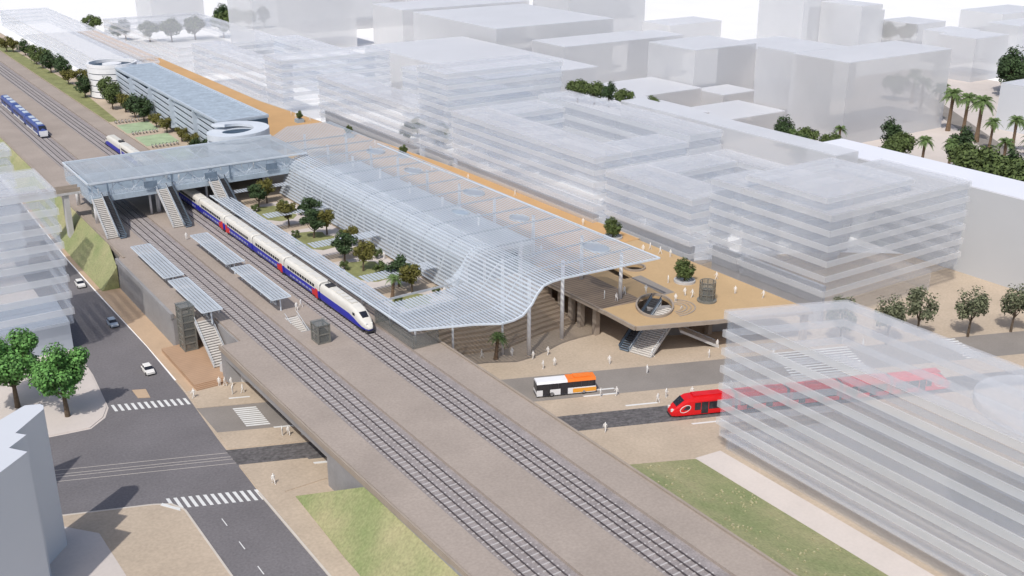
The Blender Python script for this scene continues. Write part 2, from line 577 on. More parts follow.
# platforms and ballast
b = MB()
for x0, x1 in ((63.0, 69.9), (78.3, 85.6)):
    b.box(x0, x1, 40, 900, 6.49, 6.52)
struct('ballast', 'grey stone ballast under the tracks', b, M_ballast)
p = MB()
Lx = [(59.6, 40), (57.6, yS(57.4)), (57.2, yN(57)), (57.2, 181), (60.9, 181), (60.9, 200), (54.4, 200), (54.4, 240), (56.3, 244), (56.3, 900), (63.0, 900), (63.0, 40)]
p.prism(Lx, 6.5, 7.0)
p.prism(rect(69.9, 78.3, 40, 178.5), 6.5, 7.0)
p.prism(rect(69.9, 72, 178.5, 187), 6.5, 7.0)
p.prism(rect(74.6, 78.3, 178.5, 187), 6.5, 7.0)
p.prism(rect(69.9, 78.3, 187, 900), 6.5, 7.0)
p.prism([(85.6, 40), (91.2, 40), (91.2, 900), (85.6, 900)], 6.5, 7.0)
struct('platform', 'beige station platforms beside the tracks', p, M_platform)
m = MB()
edge = [(59.1, 40), (57.0, yS(57.3)), (56.6, yN(57)), (56.6, 181)]
for (a, c) in zip(edge, edge[1:]):
    m.prism([a, c, (c[0] + .3, c[1]), (a[0] + .3, a[1])], 6.3, 7.3)
o = m.build('parapet', M_taupe)
tag(o, 'low taupe parapet along the left edge of the railway above the crossing', 'parapet')
m = MB()
m.box(53.75, 54.35, 200, 240, 6.3, 7.5)
tag(m.build('parapet', M_concrete), 'low grey parapet on the retaining wall beside the glass lift tower', 'parapet')
m = MB()
m.box(91.22, 91.6, 40, 163, 6.3, 7.3)
tag(m.build('parapet', M_taupe), 'low taupe parapet along the right edge of the railway', 'parapet')
m = MB()
m.box(55.6, 56.1, 240.5, 600, 6.3, 7.25)
tag(m.build('parapet', M_taupe), 'low taupe parapet above the grass slope near the footbridge', 'parapet')
# wing walls
m = MB()
m.prism([(59.4, yN(59.4) - .1), (62.2, yN(62.2) - .1), (57.6, yN(57) + 5), (57.1, yN(57) + 4)], -.2, [6.2, 6.2, 2.2, 2.2])
tag(m.build('wing_wall', M_lightconc), 'pale triangular wing wall at the foot of the platform stairs', 'wall')
# grass slopes
def slope(name, label, quads, m):
    s_ = MB()
    for q in quads:
        n = len(q)
        s_.add([(x, y, z) for x, y, z in q] + [(x, y, -.4) for x, y, z in q],
               [tuple(range(n)), tuple(range(n, 2 * n))[::-1]] + [(i, n + i, n + (i + 1) % n, (i + 1) % n) for i in range(n)])
    return struct(name, label, s_, m)


slope('grass_bank', 'green grass bank below the left railway edge', [[(51.8, 135.9, .05), (50.2, 95, .05), (50.2, 40, .05), (59.4, 40, 6.5), (58.5, 95, 6.5), (58.0, 122.5, 6.45)]], M_grass)
slope('grass_bank', 'green grass bank below the right railway edge', [[(XR, 107.3, 6.3), (XR, 40, 6.4), (109.9, 40, .05), (109.9, 110.3, .05)]], M_grass)
slope('grass_bank', 'grass bank below the footbridge end', [[(50.2, 240.6, .1), (50.0, 268, .1), (50.6, 330, .1), (50.6, 620, .1), (55.7, 620, 6.9), (55.6, 252, 6.9), (54.05, 240.6, 5.2)]], M_grass)
fw = MB()
for q in range(650):
    u = random.random()
    x = 92.5 + 16.6 * u
    y = random.uniform(45, 107)
    if noise.noise(Vector((x * .16, y * .16, 3))) + random.uniform(-.35, .25) < 0:
        continue
    z = 6.35 - 6.3 * (x - 91.5) / 18.4 + .12
    a_ = random.uniform(.05, .13)
    fw.box(x - a_, x + a_, y - a_, y + a_, z - .25, z + random.uniform(0, .15))
fo = fw.build('wild_flowers', mat('pale_flowers', (.44, .41, .25), .9, .2, 2.))
tag(fo, 'pale yellow wild flowers scattered over the right grass bank', 'flowers', None, 'stuff')
k = MB()
k.prism([(109.9, 40), (115.0, 40), (115.0, 110), (109.9, 110.5)], -.02, .10)
struct('glass_building_path', 'pale pink path between the grass bank and the glass building', k, M_pale)

# tracks
sl = MB()
sl.box(-1.2, 1.2, -.12, .12, 0, .12)
sleeper_proto = sl.build('sleeper', M_sleeper)
sleeper_mesh = sleeper_proto.data
bpy.data.objects.remove(sleeper_proto)
LY0, LY1 = 44, 880
for i, (xa, xb, lab) in enumerate(((64.0, 65.5, 'railway track leftmost of the four, beside the left platform'), (67.0, 68.5, 'second railway track from the left, under the blue local train'),
                                   (79.3, 80.8, 'third railway track from the left, beside the long white and blue train'), (82.2, 83.65, 'rightmost railway track, under the long white and blue train'))):
    t = thing('railway_track', lab, 'railway track', ((xa + xb) / 2, LY0, 6.52), 0, 'parallel railway tracks')
    for x in (xa, xb):
        r = MB()
        r.box(x - .05, x + .05, LY0, LY1, 6.66, 6.80)
        r.box(x - .08, x + .08, LY0, LY1, 6.62, 6.66)
        r.build('rail', M_rail, t)
    cx = (xa + xb) / 2
    y = LY0
    far = MB()
    n = 0
    while y < LY1:
        if 80 <= y and n < 100:
            o = bpy.data.objects.new('sleeper', sleeper_mesh)
            COL.objects.link(o)
            o.parent = t
            o.location = (0, y - LY0, 0)
            n += 1
        else:
            far.box(cx - 1.2, cx + 1.2, y - .12, y + .12, 6.52, 6.64)
        y += 1.2
    f = far.build('sleeper', M_sleeper, t)
    f['kind'] = 'stuff'

# ------------------------------------------------------------------ plateau, terrace steps and raised deck
k = MB()
k.prism([(XR, 182), (127, 182), (127, 186), (162, 186), (162, 240), (158, 300), (150, 400), (150, 640), (104, 640), (104, 660), (XR, 660)], -.3, 7.0)
struct('station_terrace', 'beige raised ground behind the station at platform level', k, M_plaza)
k = MB()
k.prism([(106, 456), (139.8, 456), (139.6, 639.9), (104.2, 639.9)], 6.9, 7.007)
struct('pale_forecourt', 'white ground around the long low block', k, M_ground)
k = MB()
k.prism([(138.5, 186), (161.6, 186), (161.6, 240), (157.6, 300), (149.8, 395), (149.8, 640), (139.8, 640), (141, 560), (142.6, 513), (140, 455.9), (124, 455.9), (126, 332), (138.5, 318)], 6.9, 7.008)
struct('promenade', 'orange promenade running along the white row of buildings', k, M_orange)
k = MB()
k.prism([(91.7, 390), (95, 390), (99, 470), (97, 640), (91.7, 640)], 6.9, 7.01)
struct('grass_strip', 'grass verge with trees along the far tracks', k, M_lawn)
# terrace steps (tribune) beside the platform
st = MB()
n = 14
base = [(91.7, 163.0), (100.1, 166.0), (107, 163.4), (112.4, 164.3), (119.6, 165.8), (127.6, 166.4)]
top = [(91.7, 181.9), (100, 181.9), (107, 181.9), (113, 181.9), (120, 181.9), (127.0, 181.9)]
for i in range(n):
    t0 = i / n
    lo = [(a[0] + (c[0] - a[0]) * t0, a[1] + (c[1] - a[1]) * t0) for a, c in zip(base, top)]
    st.prism(lo + [(127.0, 181.95), (91.7, 181.95)], (7.0 * i / n) - .02, 7.0 * (i + 1) / n - (0.02 if i == n - 1 else 0))
tag(st.build('terrace_steps', M_terrace), 'wide brown terrace steps climbing from the plaza under the canopy', 'steps')

deck = thing('plaza_deck', 'raised ochre deck on taupe columns above the plaza', 'deck', (142, 150, 0))
outer = [(126.5, 185.9), (126.5, 154.7), (126.3, 145.2), (142, 138.9), (161, 132.2), (161, 185.9)]
hole_ang = math.atan2(.76, .65)
HOLE = ellipse(136.2, 151.2, 5.9, 3.5, hole_ang, 32)
RHOLE = ellipse(147.5, 171.0, 2.2, 2.2, 0, 24)
SLOT = [(141.2, 166.8), (143.6, 166.8), (144.2, 175.2), (141.8, 175.2)]
d_ = MB()
d_.holed(outer, [HOLE, RHOLE, SLOT], 6.45, 7.0)
d_.build('slab', M_deck, deck)
e_ = MB()
fr = [(126.5, 185.9), (126.5, 154.7), (126.3, 145.2), (142, 138.9), (161, 132.2)]
for a, c in zip(fr, fr[1:]):
    d = (Vector(c) - Vector(a)).normalized()
    nr = Vector((d.y, -d.x))
    if nr.dot(Vector((-.3, -1))) < 0:
        nr = -nr
    e_.prism([(a[0] + nr.x * .02, a[1] + nr.y * .02), (c[0] + nr.x * .02, c[1] + nr.y * .02), (c[0] + nr.x * .45, c[1] + nr.y * .45), (a[0] + nr.x * .35, a[1] + nr.y * .35)], 6.3, 7.1)
e_.build('edge_beam', M_taupe, deck)
for nm, el, hgt in (('hole_rim', (HOLE, .35), .5), ('hole_rim', (RHOLE, .3), .45)):
    r = MB()
    r.ring(inset(el[0], -el[1]), el[1], 6.98, 7.0 + hgt)
    r.build(nm, M_taupe, deck)
tb = MB()
tb.prism([(126.6, 180), (126.6, 156.0), (136.4, 154.9), (136.6, 173.8), (136.6, 180)], 7.0, 7.012)
tb.build('boarding', M_timber, deck)
gp = MB()
gp.prism([(142.1, 154.9), (144.9, 154.9), (145.6, 166.6), (142.8, 166.6)], 7.0, 7.012)
gp.build('path', M_asphalt2, deck)
for i in range(4):
    r = MB()
    arc = [(138.2 + (2.6 + i * .9) * math.cos(t), 148.6 + (2.0 + i * .75) * math.sin(t)) for t in [math.radians(-105 + 150 * q / 12) for q in range(13)]]
    for a, c in zip(arc, arc[1:]):
        r.bar((a[0], a[1], 7.06), (c[0], c[1], 7.06), .3, .13)
    r.build('curved_step', M_taupe if i % 2 else M_terrace, deck)
for x, y in ((127.8, 159.3), (127.8, 164.4), (127.8, 167.6), (127.8, 171.3), (127.8, 176), (143.2, 149.4), (147.2, 146.8), (160.3, 133.4), (152.5, 146), (152, 160), (160, 150), (160, 168), (140, 168)):
    c_ = MB()
    c_.box(x - .55, x + .55, y - .55, y + .55, 0, 6.45)
    c_.build('column', M_taupe, deck)
wl = MB()
wl.prism([(135.5, 152.5), (143.0, 149.0), (143.6, 150.0), (136.1, 153.5)], 0, 6.25)
wl.build('supporting_wall', M_concrete, deck)
wl = MB()
wl.prism([(147.8, 147.3), (152, 145.4), (152.4, 146.4), (148.2, 148.3)], 0, 6.25)
wl.build('supporting_wall', M_concrete, deck)
# escalator and stair up into the oval hole
ea = Vector((127.2, 149.6, 0))
eb = Vector((138.6, 153.4, 7.0))


def escalator(name, label, a, b_, wid, parent=None):
    a, b_ = Vector(a), Vector(b_)
    t = thing(name, label, 'escalator', a)
    d = (b_ - a)
    h = Vector((d.x, d.y, 0)).normalized()
    r = Vector((h.y, -h.x, 0))
    ru = MB()
    ru.bar(a + Vector((0, 0, .15)), b_ + Vector((0, 0, -.1)), wid * .8, .5)
    ru.build('truss', M_escal, t)
    stp = MB()
    n = 26
    for i in range(n):
        p = a + d * ((i + .5) / n)
        q = [p - r * wid * .36 - h * (d.length / n * .4), p + r * wid * .36 - h * (d.length / n * .4), p + r * wid * .36 + h * (d.length / n * .4), p - r * wid * .36 + h * (d.length / n * .4)]
        stp.prism([(v.x, v.y) for v in q], p.z + .2, p.z + .5)
    stp.build('step_band', M_dark, t)
    for sgn in (-1, 1):
        bl = MB()
        bl.bar(a + r * sgn * wid * .47 + Vector((0, 0, .75)), b_ + r * sgn * wid * .47 + Vector((0, 0, .75)), .08, 1.0)
        bl.build('balustrade', M_escal, t)
        hr = MB()
        hr.bar(a + r * sgn * wid * .47 + Vector((0, 0, 1.3)), b_ + r * sgn * wid * .47 + Vector((0, 0, 1.3)), .14, .1)
        hr.build('handrail', M_dark, t)
    return t


escalator('escalator', 'dark escalator rising from the plaza into the oval deck opening', ea, eb, 2.4)


def stair(name, label, a, b_, wid, n, group=None, rail=True):
    a, b_ = Vector(a), Vector(b_)
    t = thing(name, label, 'staircase', a, 0, group)
    d = b_ - a
    h = Vector((d.x, d.y, 0)).normalized()
    r = Vector((h.y, -h.x, 0))
    L = Vector((d.x, d.y, 0)).length
    run, rise = L / n, d.z / n
    tr, rs = MB(), MB()
    for i in range(n):
        p = a + h * run * i
        q = [p - r * wid / 2, p + r * wid / 2, p + r * wid / 2 + h * run, p - r * wid / 2 + h * run]
        z = a.z + rise * (i + 1)
        tr.prism([(v.x, v.y) for v in q], z - .16, z)
        q2 = [p - r * wid / 2.1 + h * .03, p + r * wid / 2.1 + h * .03, p + r * wid / 2.1 + h * .12, p - r * wid / 2.1 + h * .12]
        rs.prism([(v.x, v.y) for v in q2], z - rise - .02, z - .165)
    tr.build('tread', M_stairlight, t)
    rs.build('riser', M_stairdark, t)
    for sgn in (-1, 1):
        m_ = MB()
        m_.bar(a + r * sgn * (wid / 2 + .08) + Vector((0, 0, .05)), b_ + r * sgn * (wid / 2 + .08) + Vector((0, 0, .05)), .14, .5)
        m_.build('stringer', M_lightconc, t)
        if rail:
            g_ = MB()
            g_.bar(a + r * sgn * (wid / 2 + .08) + Vector((0, 0, 1.1)), b_ + r * sgn * (wid / 2 + .08) + Vector((0, 0, 1.1)), .07, .07)
            for i in range(0, n + 1, 3):
                p = a + d * (i / n) + r * sgn * (wid / 2 + .08)
                g_.bar(p + Vector((0, 0, .2)), p + Vector((0, 0, 1.1)), .05)
            g_.build('railing', M_steel, t)
    return t


stair('staircase', 'wide beige stair beside the escalator below the deck', (128.6, 146.3, 0), (139.6, 150.0, 6.2), 4.6, 24)
stair('staircase', 'lower beige stair descending right beneath the deck edge', (145.0, 141.9, 0), (138.2, 146.0, 3.6), 3.0, 14, None, False)

# ------------------------------------------------------------------ station canopy
can = thing('station_canopy', 'huge pale blue louvred canopy sweeping down over the station front', 'canopy', (112, 200, 7))
FRONT = [(85.0, 11.0), (88, 11.0), (91.3, 11.05), (96, 11.1), (100.3, 11.15), (103, 11.2), (105, 11.7), (107, 13.4), (108.3, 15.3), (109.7, 16.6), (111.5, 17.0), (114, 17.15), (137.2, 17.0)]
BACK = [(105.6, 7.7), (106.2, 9.2), (107.2, 11.6), (108.2, 14.2), (109.4, 16.1), (111.2, 16.95), (114, 17.15), (137.2, 17.0)]
YB0, YB1 = 178.0, 270.0


def resample(poly, step):
    out = []
    acc = 0
    for (x0, z0), (x1, z1) in zip(poly, poly[1:]):
        L = math.hypot(x1 - x0, z1 - z0)
        while acc < L:
            t = acc / L
            out.append((x0 + (x1 - x0) * t, z0 + (z1 - z0) * t, (x1 - x0) / L, (z1 - z0) / L))
            acc += step
        acc -= L
    return out


def slat(mb, x, z, tx, tz, w_, th, ya, yb):
    nx, nz = -tz, tx
    c = [(x - tx * w_ / 2 - nx * th / 2, z - tz * w_ / 2 - nz * th / 2), (x + tx * w_ / 2 - nx * th / 2, z + tz * w_ / 2 - nz * th / 2),
         (x + tx * w_ / 2 + nx * th / 2, z + tz * w_ / 2 + nz * th / 2), (x - tx * w_ / 2 + nx * th / 2, z - tz * w_ / 2 + nz * th / 2)]
    mb.loft([[(a, ya, b_) for a, b_ in c], [(a, yb, b_) for a, b_ in c]])


sw, sp = .36, .76
fm = MB()
for x, z, tx, tz in resample(FRONT, sp):
    if x < 113.5:
        ya = 152.6
        if x < 100:
            ya = 159.5 - (x - 85.2) * .40
        slat(fm, x, z, tx, tz, sw, .07, ya, YB0 - .05 if x > 105 else 173.5 + (0 if x > 89 else 92))
fm.build('front_louvre', M_slat, can)
bm_ = MB()
for x, z, tx, tz in resample(BACK, .76):
    if x < 113.5:
        slat(bm_, x, z, tx, tz, .34, .07, YB0, YB1)
bm_.build('facade_louvre', M_slat, can)
OPEN = [(130.5, 163.5, 2.3, 3.4), (129.0, 189.0, 1.8, 2.6), (131.5, 212.0, 2.2, 3.2), (129.5, 238.0, 2.0, 3.0), (131.0, 262.0, 2.2, 3.2), (120.5, 200.0, 1.7, 2.6)]
rm = MB()
x = 113.8
while x < 137.2:
    ya, yb = 152.7 + (x - 113.8) * -.05, 293 + min(12, (x - 113) * 1.2)
    cuts = sorted((oy - b_ * math.sqrt(1 - ((x - ox) / a_) ** 2), oy + b_ * math.sqrt(1 - ((x - ox) / a_) ** 2)) for ox, oy, a_, b_ in OPEN if abs(x - ox) < a_)
    for c0, c1 in cuts + [(yb, None)]:
        slat(rm, x, 17.15 - .006 * (x - 113.8), 1, 0, .36, .07, ya, c0)
        ya = c1
    x += .80
rm.build('roof_louvre', M_slat, can)
sh = MB()
sh.holed([(113.6, 152.9), (137.0, 151.6), (135.6, 270), (135, 304), (123, 304), (113.6, 293)], [ellipse(ox, oy, a_, b_, 0, 20) for ox, oy, a_, b_ in OPEN], 16.86, 16.92)
sh.build('roof_glass', M_thin, can)
for ox, oy, a_, b_ in OPEN:
    om = MB()
    om.ring(ellipse(ox, oy, a_ + .2, b_ + .2, 0, 20), .2, 16.93, 17.25)
    om.build('roof_opening_rim', M_strip, can)
    om = MB()
    om.prism(ellipse(ox, oy, a_ - .02, b_ - .02, 0, 20), 16.95, 17.0)
    om.build('roof_opening_pane', mat('opening_pane', (.40, .48, .57), .3, .06, .3, alpha=.62, spec=.4), can)
sh = MB()
for (x0, z0), (x1, z1) in zip(FRONT[:-1], FRONT[1:]):
    if x1 > 114.1:
        continue
    ya0 = 159.5 - (x0 - 85.2) * .40 if x0 < 100 else 152.8
    ya1 = 159.5 - (x1 - 85.2) * .40 if x1 < 100 else 152.8
    yb = 173.4 if x1 < 105 else YB0 - .06
    q = [(x0, ya0, z0 - .1), (x1, ya1, z1 - .1), (x1, yb, z1 - .1), (x0, yb, z0 - .1)]
    sh.add(q + [(x, y, z - .05) for x, y, z in q], [(0, 1, 2, 3), (7, 6, 5, 4), (0, 4, 5, 1), (1, 5, 6, 2), (2, 6, 7, 3), (3, 7, 4, 0)])
sh.prism(rect(85.1, 89.4, 173.5, 265.5), 10.82, 10.87)
sh.build('front_glass', M_sheet, can)
sh = MB()
for (x0, z0), (x1, z1) in zip(BACK[:-2], BACK[1:-1]):
    sh.add([(x0 + .12, YB0, z0 - .08), (x1 + .12, YB0, z1 - .08), (x1 + .12, YB1, z1 - .08), (x0 + .12, YB1, z0 - .08), (x0 + .17, YB0, z0 - .12), (x1 + .17, YB0, z1 - .12), (x1 + .17, YB1, z1 - .12), (x0 + .17, YB1, z0 - .12)],
           [(0, 1, 2, 3), (4, 7, 6, 5), (0, 4, 5, 1), (3, 2, 6, 7)])
sh.build('facade_glass', M_sheet, can)
# cross strips over the gardens
for y0, y1 in ((186.0, 190.2), (211.8, 215.8), (238.6, 242.6), (264.0, 267.0)):
    cs = MB()
    x = 89.9
    while x < 105.5:
        cs.box(x, x + .56, y0, y1, 11.0, 11.07)
        x += .82
    cs.build('garden_crossing_louvre', M_slat, can)
# rounded eave bead along the front and transverse ribs
eb_ = MB()
for (x0, z0), (x1, z1) in zip(FRONT, FRONT[1:]):
    y0 = 159.5 - (x0 - 85.2) * .40 if x0 < 100 else 152.6
    y1 = 159.5 - (x1 - 85.2) * .40 if x1 < 100 else 152.6
    if x0 >= 114:
        y1 = 151.5
    eb_.bar((x0, y0, z0), (x1, y1, z1), .3, .34)
eb_.bar((85.0, 159.5, 11.0), (85.0, 265.5, 11.0), .3, .3)
eb_.bar((137.2, 151.5, 17.0), (135.7, 270, 17.0), .3, .3)
eb_.build('eave_trim', M_steel, can)
for k_, yy in enumerate([160, 168, 176] + list(range(186, 292, 10))):
    rb = MB()
    prof = FRONT if yy < YB0 else BACK
    for (x0, z0), (x1, z1) in zip(prof, prof[1:]):
        if yy > 272 and x1 < 113:
            continue
        rb.bar((x0, yy, z0 - .3), (x1, yy, z1 - .3), .16, .4)
    if YB0 < yy < 268:
        sr = MB()
        sr.bar((85.2, yy, 10.75), (89.6, yy, 10.75), .14, .25)
        sr.build('strip_rib', M_strip, can)
    rb.build('rib', M_strip, can)
cols = [(120.8, 161.6, 0, 17), (106.4, 161.6, 0, 12.6), (110.6, 158.6, 0, 16.6), (120.5, 176, 4.5, 17), (112, 170, 2, 16.8)]
for y in range(190, 290, 16):
    cols += [(114.5, y, 7, 16.9), (133.5, y, 7, 16.9), (124, y + 8, 7, 16.9)]
for y in (162, 172, 184, 196, 208, 220, 232, 244, 256):
    cols += [(87.4, y, 7, 11.0)]
cols += [(96, 163, 0, 11.0), (133.2, 158.5, 7, 17), (133.5, 172, 7, 17)]
for x, y, z0, z1 in cols:
    c_ = MB()
    c_.cyl(x, y, z0, z1 - .2, .42 if z1 > 14 else .22, 14, 0, .34 if z1 > 14 else .2)
    c_.build('column', M_white, can, smooth=True)

# hall beneath
hall = thing('station_hall', 'pale station hall seen through the louvred facade', 'station building', (117, 220, 7))
h_ = MB()
h_.box(109.6, 127.5, 182.4, 266, 7.0, 13.2)
h_.build('wall', M_hall, hall)
h_ = MB()
h_.box(109.2, 128, 182.0, 266.5, 13.2, 13.8)
h_.build('roof', M_white, hall)
for y in range(186, 264, 6):
    h_ = MB()
    h_.box(109.48, 109.6, y, y + 4.6, 7.4, 11.4)
    h_.build('window', M_darkglass, hall)
for x in (111.5, 116, 120.5):
    h_ = MB()
    h_.box(x, x + 3.6, 182.28, 182.4, 7.2, 12)
    h_.build('window', M_darkglass, hall)
m = MB()
m.box(85.6, 91.0, 159.6, 160.0, 7.0, 9.6)
m.box(85.6, 91.0, 174.6, 175.0, 7.0, 9.6)
m.box(85.6, 85.95, 160, 174.6, 7.0, 9.6)
tag(m.build('platform_screen', M_liftglass), 'grey glazed screen under the low corner of the canopy', 'screen wall')

# gardens
for i, (y0, y1) in enumerate(((175.6, 185.4), (191, 211.4), (216.4, 238.0), (243, 263.5))):
    q = MB()
    q.prism([(91.8, y0), (105.4, y0), (105.4, y1), (91.8, y1)], 6.9, 7.006)
    struct('garden_path', 'pale gravel courtyard number %s counted from the train nose' % ['one', 'two', 'three', 'four'][i], q, M_pale)
    q = MB()
    c0 = (97.0 + .8 * (i % 2), (y0 + y1) / 2 + .8)
    pl = ellipse(c0[0], c0[1], 4.6, (y1 - y0) * .36, 0, 18)
    pl = [(x + .7 * math.sin(3.1 * k + i), y + .6 * math.cos(2.3 * k)) for k, (x, y) in enumerate(pl)]
    q.prism(pl, 6.9, 7.03)
    struct('courtyard_lawn', 'small lawn in courtyard %s counted from the train nose' % ['one', 'two', 'three', 'four'][i], q, M_lawn)
q = MB()
for y0, y1 in ((300, 314), (322, 338), (346, 362), (368, 384)):
    q.prism([(92, y0), (103, y0 + 1), (103.5, y1), (92.4, y1 - 1)], 6.9, 7.02)
struct('courtyard_lawn', 'row of pale green lawns in front of the car park', q, M_lawn2)

# ------------------------------------------------------------------ footbridge over the tracks
fb = thing('footbridge', 'pale blue covered footbridge with louvred roof crossing all tracks', 'footbridge', (82, 280, 7))
d_ = MB()
d_.box(56.2, 113, 268.2, 293, 13.3, 14.2)
d_.build('deck', M_bridge, fb)
rf = MB()
y = 268.0
while y < 293:
    rf.box(56.6, 113.4, y, y + .42, 17.9, 18.02)
    y += 1.1
rf.build('roof_louvre', M_strip, fb)
rf = MB()
rf.prism([(56.6, 268), (113.4, 268), (113.4, 292.6), (56.6, 292.6)], 17.70, 17.76)
rf.build('roof_glass', M_thin, fb)
for x in range(58, 114, 6):
    r = MB()
    r.box(x - .12, x + .12, 268, 293, 17.4, 17.69)
    r.build('roof_beam', M_steel, fb)
r = MB()
r.box(56.2, 113.4, 267.75, 267.98, 17.65, 18.1)
r.box(56.2, 113.4, 293.2, 293.5, 17.5, 18.1)
r.box(55.9, 56.19, 267.6, 293.5, 17.65, 18.1)
r.build('roof_edge', M_steel, fb)
for y in (268.1, 292.9):
    f = MB()
    for x in range(56, 108, 2):
        f.box(x, x + 1.9, y - .05, y + .05, 14.2, 15.5)
    f.build('railing_glass', M_sheet, fb)
f = MB()
f.box(56.2, 108, 267.9, 268.19, 13.0, 14.35)
f.build('fascia', M_bridge, fb)
f = MB()
f.box(56.0, 56.19, 268.2, 293, 13.3, 17.4)
f.build('end_screen', M_sheet, fb)
for x, y, r_ in ((57.8, 270.9, .5), (71.4, 271.5, .3), (73.6, 272.6, .55), (86.2, 271.8, .3), (88.8, 272.4, .55), (104.0, 277, .4), (105.9, 279, .5),
                 (57.8, 290, .5), (73.6, 290, .55), (88.8, 290, .55)):
    c_ = MB()
    c_.cyl(x, y, 7.0, 13.3, r_, 14)
    c_.build('column', M_white, fb, smooth=True)
for x in range(57, 108, 5):
    c_ = MB()
    c_.bar((x, 268.6, 14.2), (x, 268.6, 17.4), .16)
    c_.build('roof_post', M_steel, fb)
tr_ = MB()
for k, x in enumerate(range(57, 107, 3)):
    za, zb_ = (14.4, 17.3) if k % 2 else (17.3, 14.4)
    tr_.bar((x, 268.45, za), (x + 3, 268.45, zb_), .16)
    tr_.bar((x, 292.6, za), (x + 3, 292.6, zb_), .16)
tr_.bar((56.4, 268.45, 17.35), (108, 268.45, 17.35), .2)
tr_.build('truss', M_steel, fb)
for x in (60.6, 76.4, 91.6):
    c_ = MB()
    c_.box(x - .2, x + .2, 267.55, 267.88, 14.3, 17.6)
    c_.build('stair_frame', M_escal, fb)
for x in (70.9, 86.4, 102.9):
    s_ = MB()
    s_.box(x - 1.6, x + 1.6, 267.3, 267.55, 15.0, 16.6)
    s_.build('display_panel', M_escal, fb)
f = MB()
f.prism([(90, 293.6), (106, 291.6), (108, 288), (107.4, 287.2), (105.4, 290.6), (90, 292.9)], 7.0, 13.2)
f.build('rear_wall', M_darkglass, fb)

for i, (x, lab) in enumerate(((57.6, 'left footbridge stair'), (73.4, 'middle footbridge stair'), (86.9, 'right footbridge stair'))):
    a = ('pale staircase from the footbridge down to the %s platform' % ['left', 'middle', 'right'][i])
    stair('staircase', a, (x, 256.2, 7.0), (x, 267.4, 14.1), 2.3, 22, 'stairs down from the footbridge')
    e = escalator('escalator', 'dark escalator beside the %s footbridge staircase' % ['left', 'middle', 'right'][i], (x + 2.1, 254.8, 7.0), (x + 2.1, 267.4, 14.2), 1.7)
    e['group'] = 'escalators down from the footbridge'
# gangway to the left building
gw = thing('gangway', 'pale gangway on a pier joining the left building to the footbridge', 'gangway', (50, 278, 0))
g_ = MB()
g_.box(38, 56.1, 276.8, 280.2, 13.6, 14.2)
g_.build('deck', M_lightconc, gw)
for y in (276.9, 280.1):
    g_ = MB()
    g_.box(38, 56.1, y - .06, y + .06, 14.2, 15.2)
    g_.build('balustrade', M_taupe, gw)
g_ = MB()
g_.box(52.0, 53.2, 277.2, 279.8, 0, 13.6)
g_.build('pier', M_lightconc, gw)


def lift_tower(label, x0, x1, y0, y1, z0, z1, levels, fm=M_liftframe, gm=M_liftglass, cab=None):
    t = thing('lift_tower', label, 'lift', ((x0 + x1) / 2, (y0 + y1) / 2, z0))
    f = MB()
    for x in (x0, x1):
        for y in (y0, y1):
            f.box(x - .14, x + .14, y - .14, y + .14, z0, z1)
    for k in range(levels + 1):
        z = z0 + .15 + (z1 - z0 - .3) * k / levels
        for y in (y0, y1):
            f.box(x0 + .14, x1 - .14, y - .1, y + .1, z - .12, z + .12)
        for x in (x0, x1):
            f.box(x - .1, x + .1, y0 + .14, y1 - .14, z - .12, z + .12)
    f.build('frame', fm, t)
    for (a, c, d, e) in ((x0 + .15, x1 - .15, y0 - .02, y0 + .02), (x0 + .15, x1 - .15, y1 - .02, y1 + .02), (x0 - .02, x0 + .02, y0 + .15, y1 - .15), (x1 - .02, x1 + .02, y0 + .15, y1 - .15)):
        g = MB()
        g.box(a, c, d, e, z0 + .3, z1 - .3)
        g.build('glass_pane', gm, t)
    r = MB()
    r.box(x0 - .2, x1 + .2, y0 - .2, y1 + .2, z1, z1 + .18)
    r.build('roof', gm, t)
    if cab is not None:
        c = MB()
        c.box(x0 + .4, x1 - .4, y0 + .4, y1 - .4, cab, cab + 2.4)
        c.build('cabin', M_dark, t)
    return t


lift_tower('grey brown glass lift tower beside the platform stairs on the left', 54.6, 57.0, 195.6, 198.6, .9, 10.0, 6, cab=3.2)
lift_tower('grey brown glass lift kiosk standing on the middle platform', 72.2, 74.5, 171.3, 174.2, 7.0, 10.6, 2, cab=7.1)
lift_tower('dark glass lift shaft under the left end of the footbridge', 58.2, 60.4, 274.0, 277, 7.0, 13.2, 4, cab=7.2)

# stairs on platforms and left terrace
tr = MB()
tr.box(51.2, 60.5, 180.2, 199.9, -.02, .9)
for i in range(4):
    tr.box(51.2, 60.2, 180.2 - .35 * (i + 1), 180.2 - .35 * i - .002, -.02, .9 - .2 * (i + 1))
tag(tr.build('terrace', M_terracebrown), 'tan stepped terrace at the foot of the lift tower', 'terrace')
stair('staircase', 'steep chequered staircase from the tan terrace up to the left platform', (58.3, 185.2, .9), (58.3, 194.6, 7.0), 3.0, 19)
fl = MB()
fl.box(57.2, 60.9, 194.6, 199.9, 5.9, 7.0)
tag(fl.build('landing', M_platform), 'beige landing at the head of the chequered staircase', 'landing')
stair('staircase', 'narrow staircase sunk into the middle platform behind the lift kiosk', (73.3, 178.9, 4.0), (73.3, 186.8, 6.9), 2.3, 14)
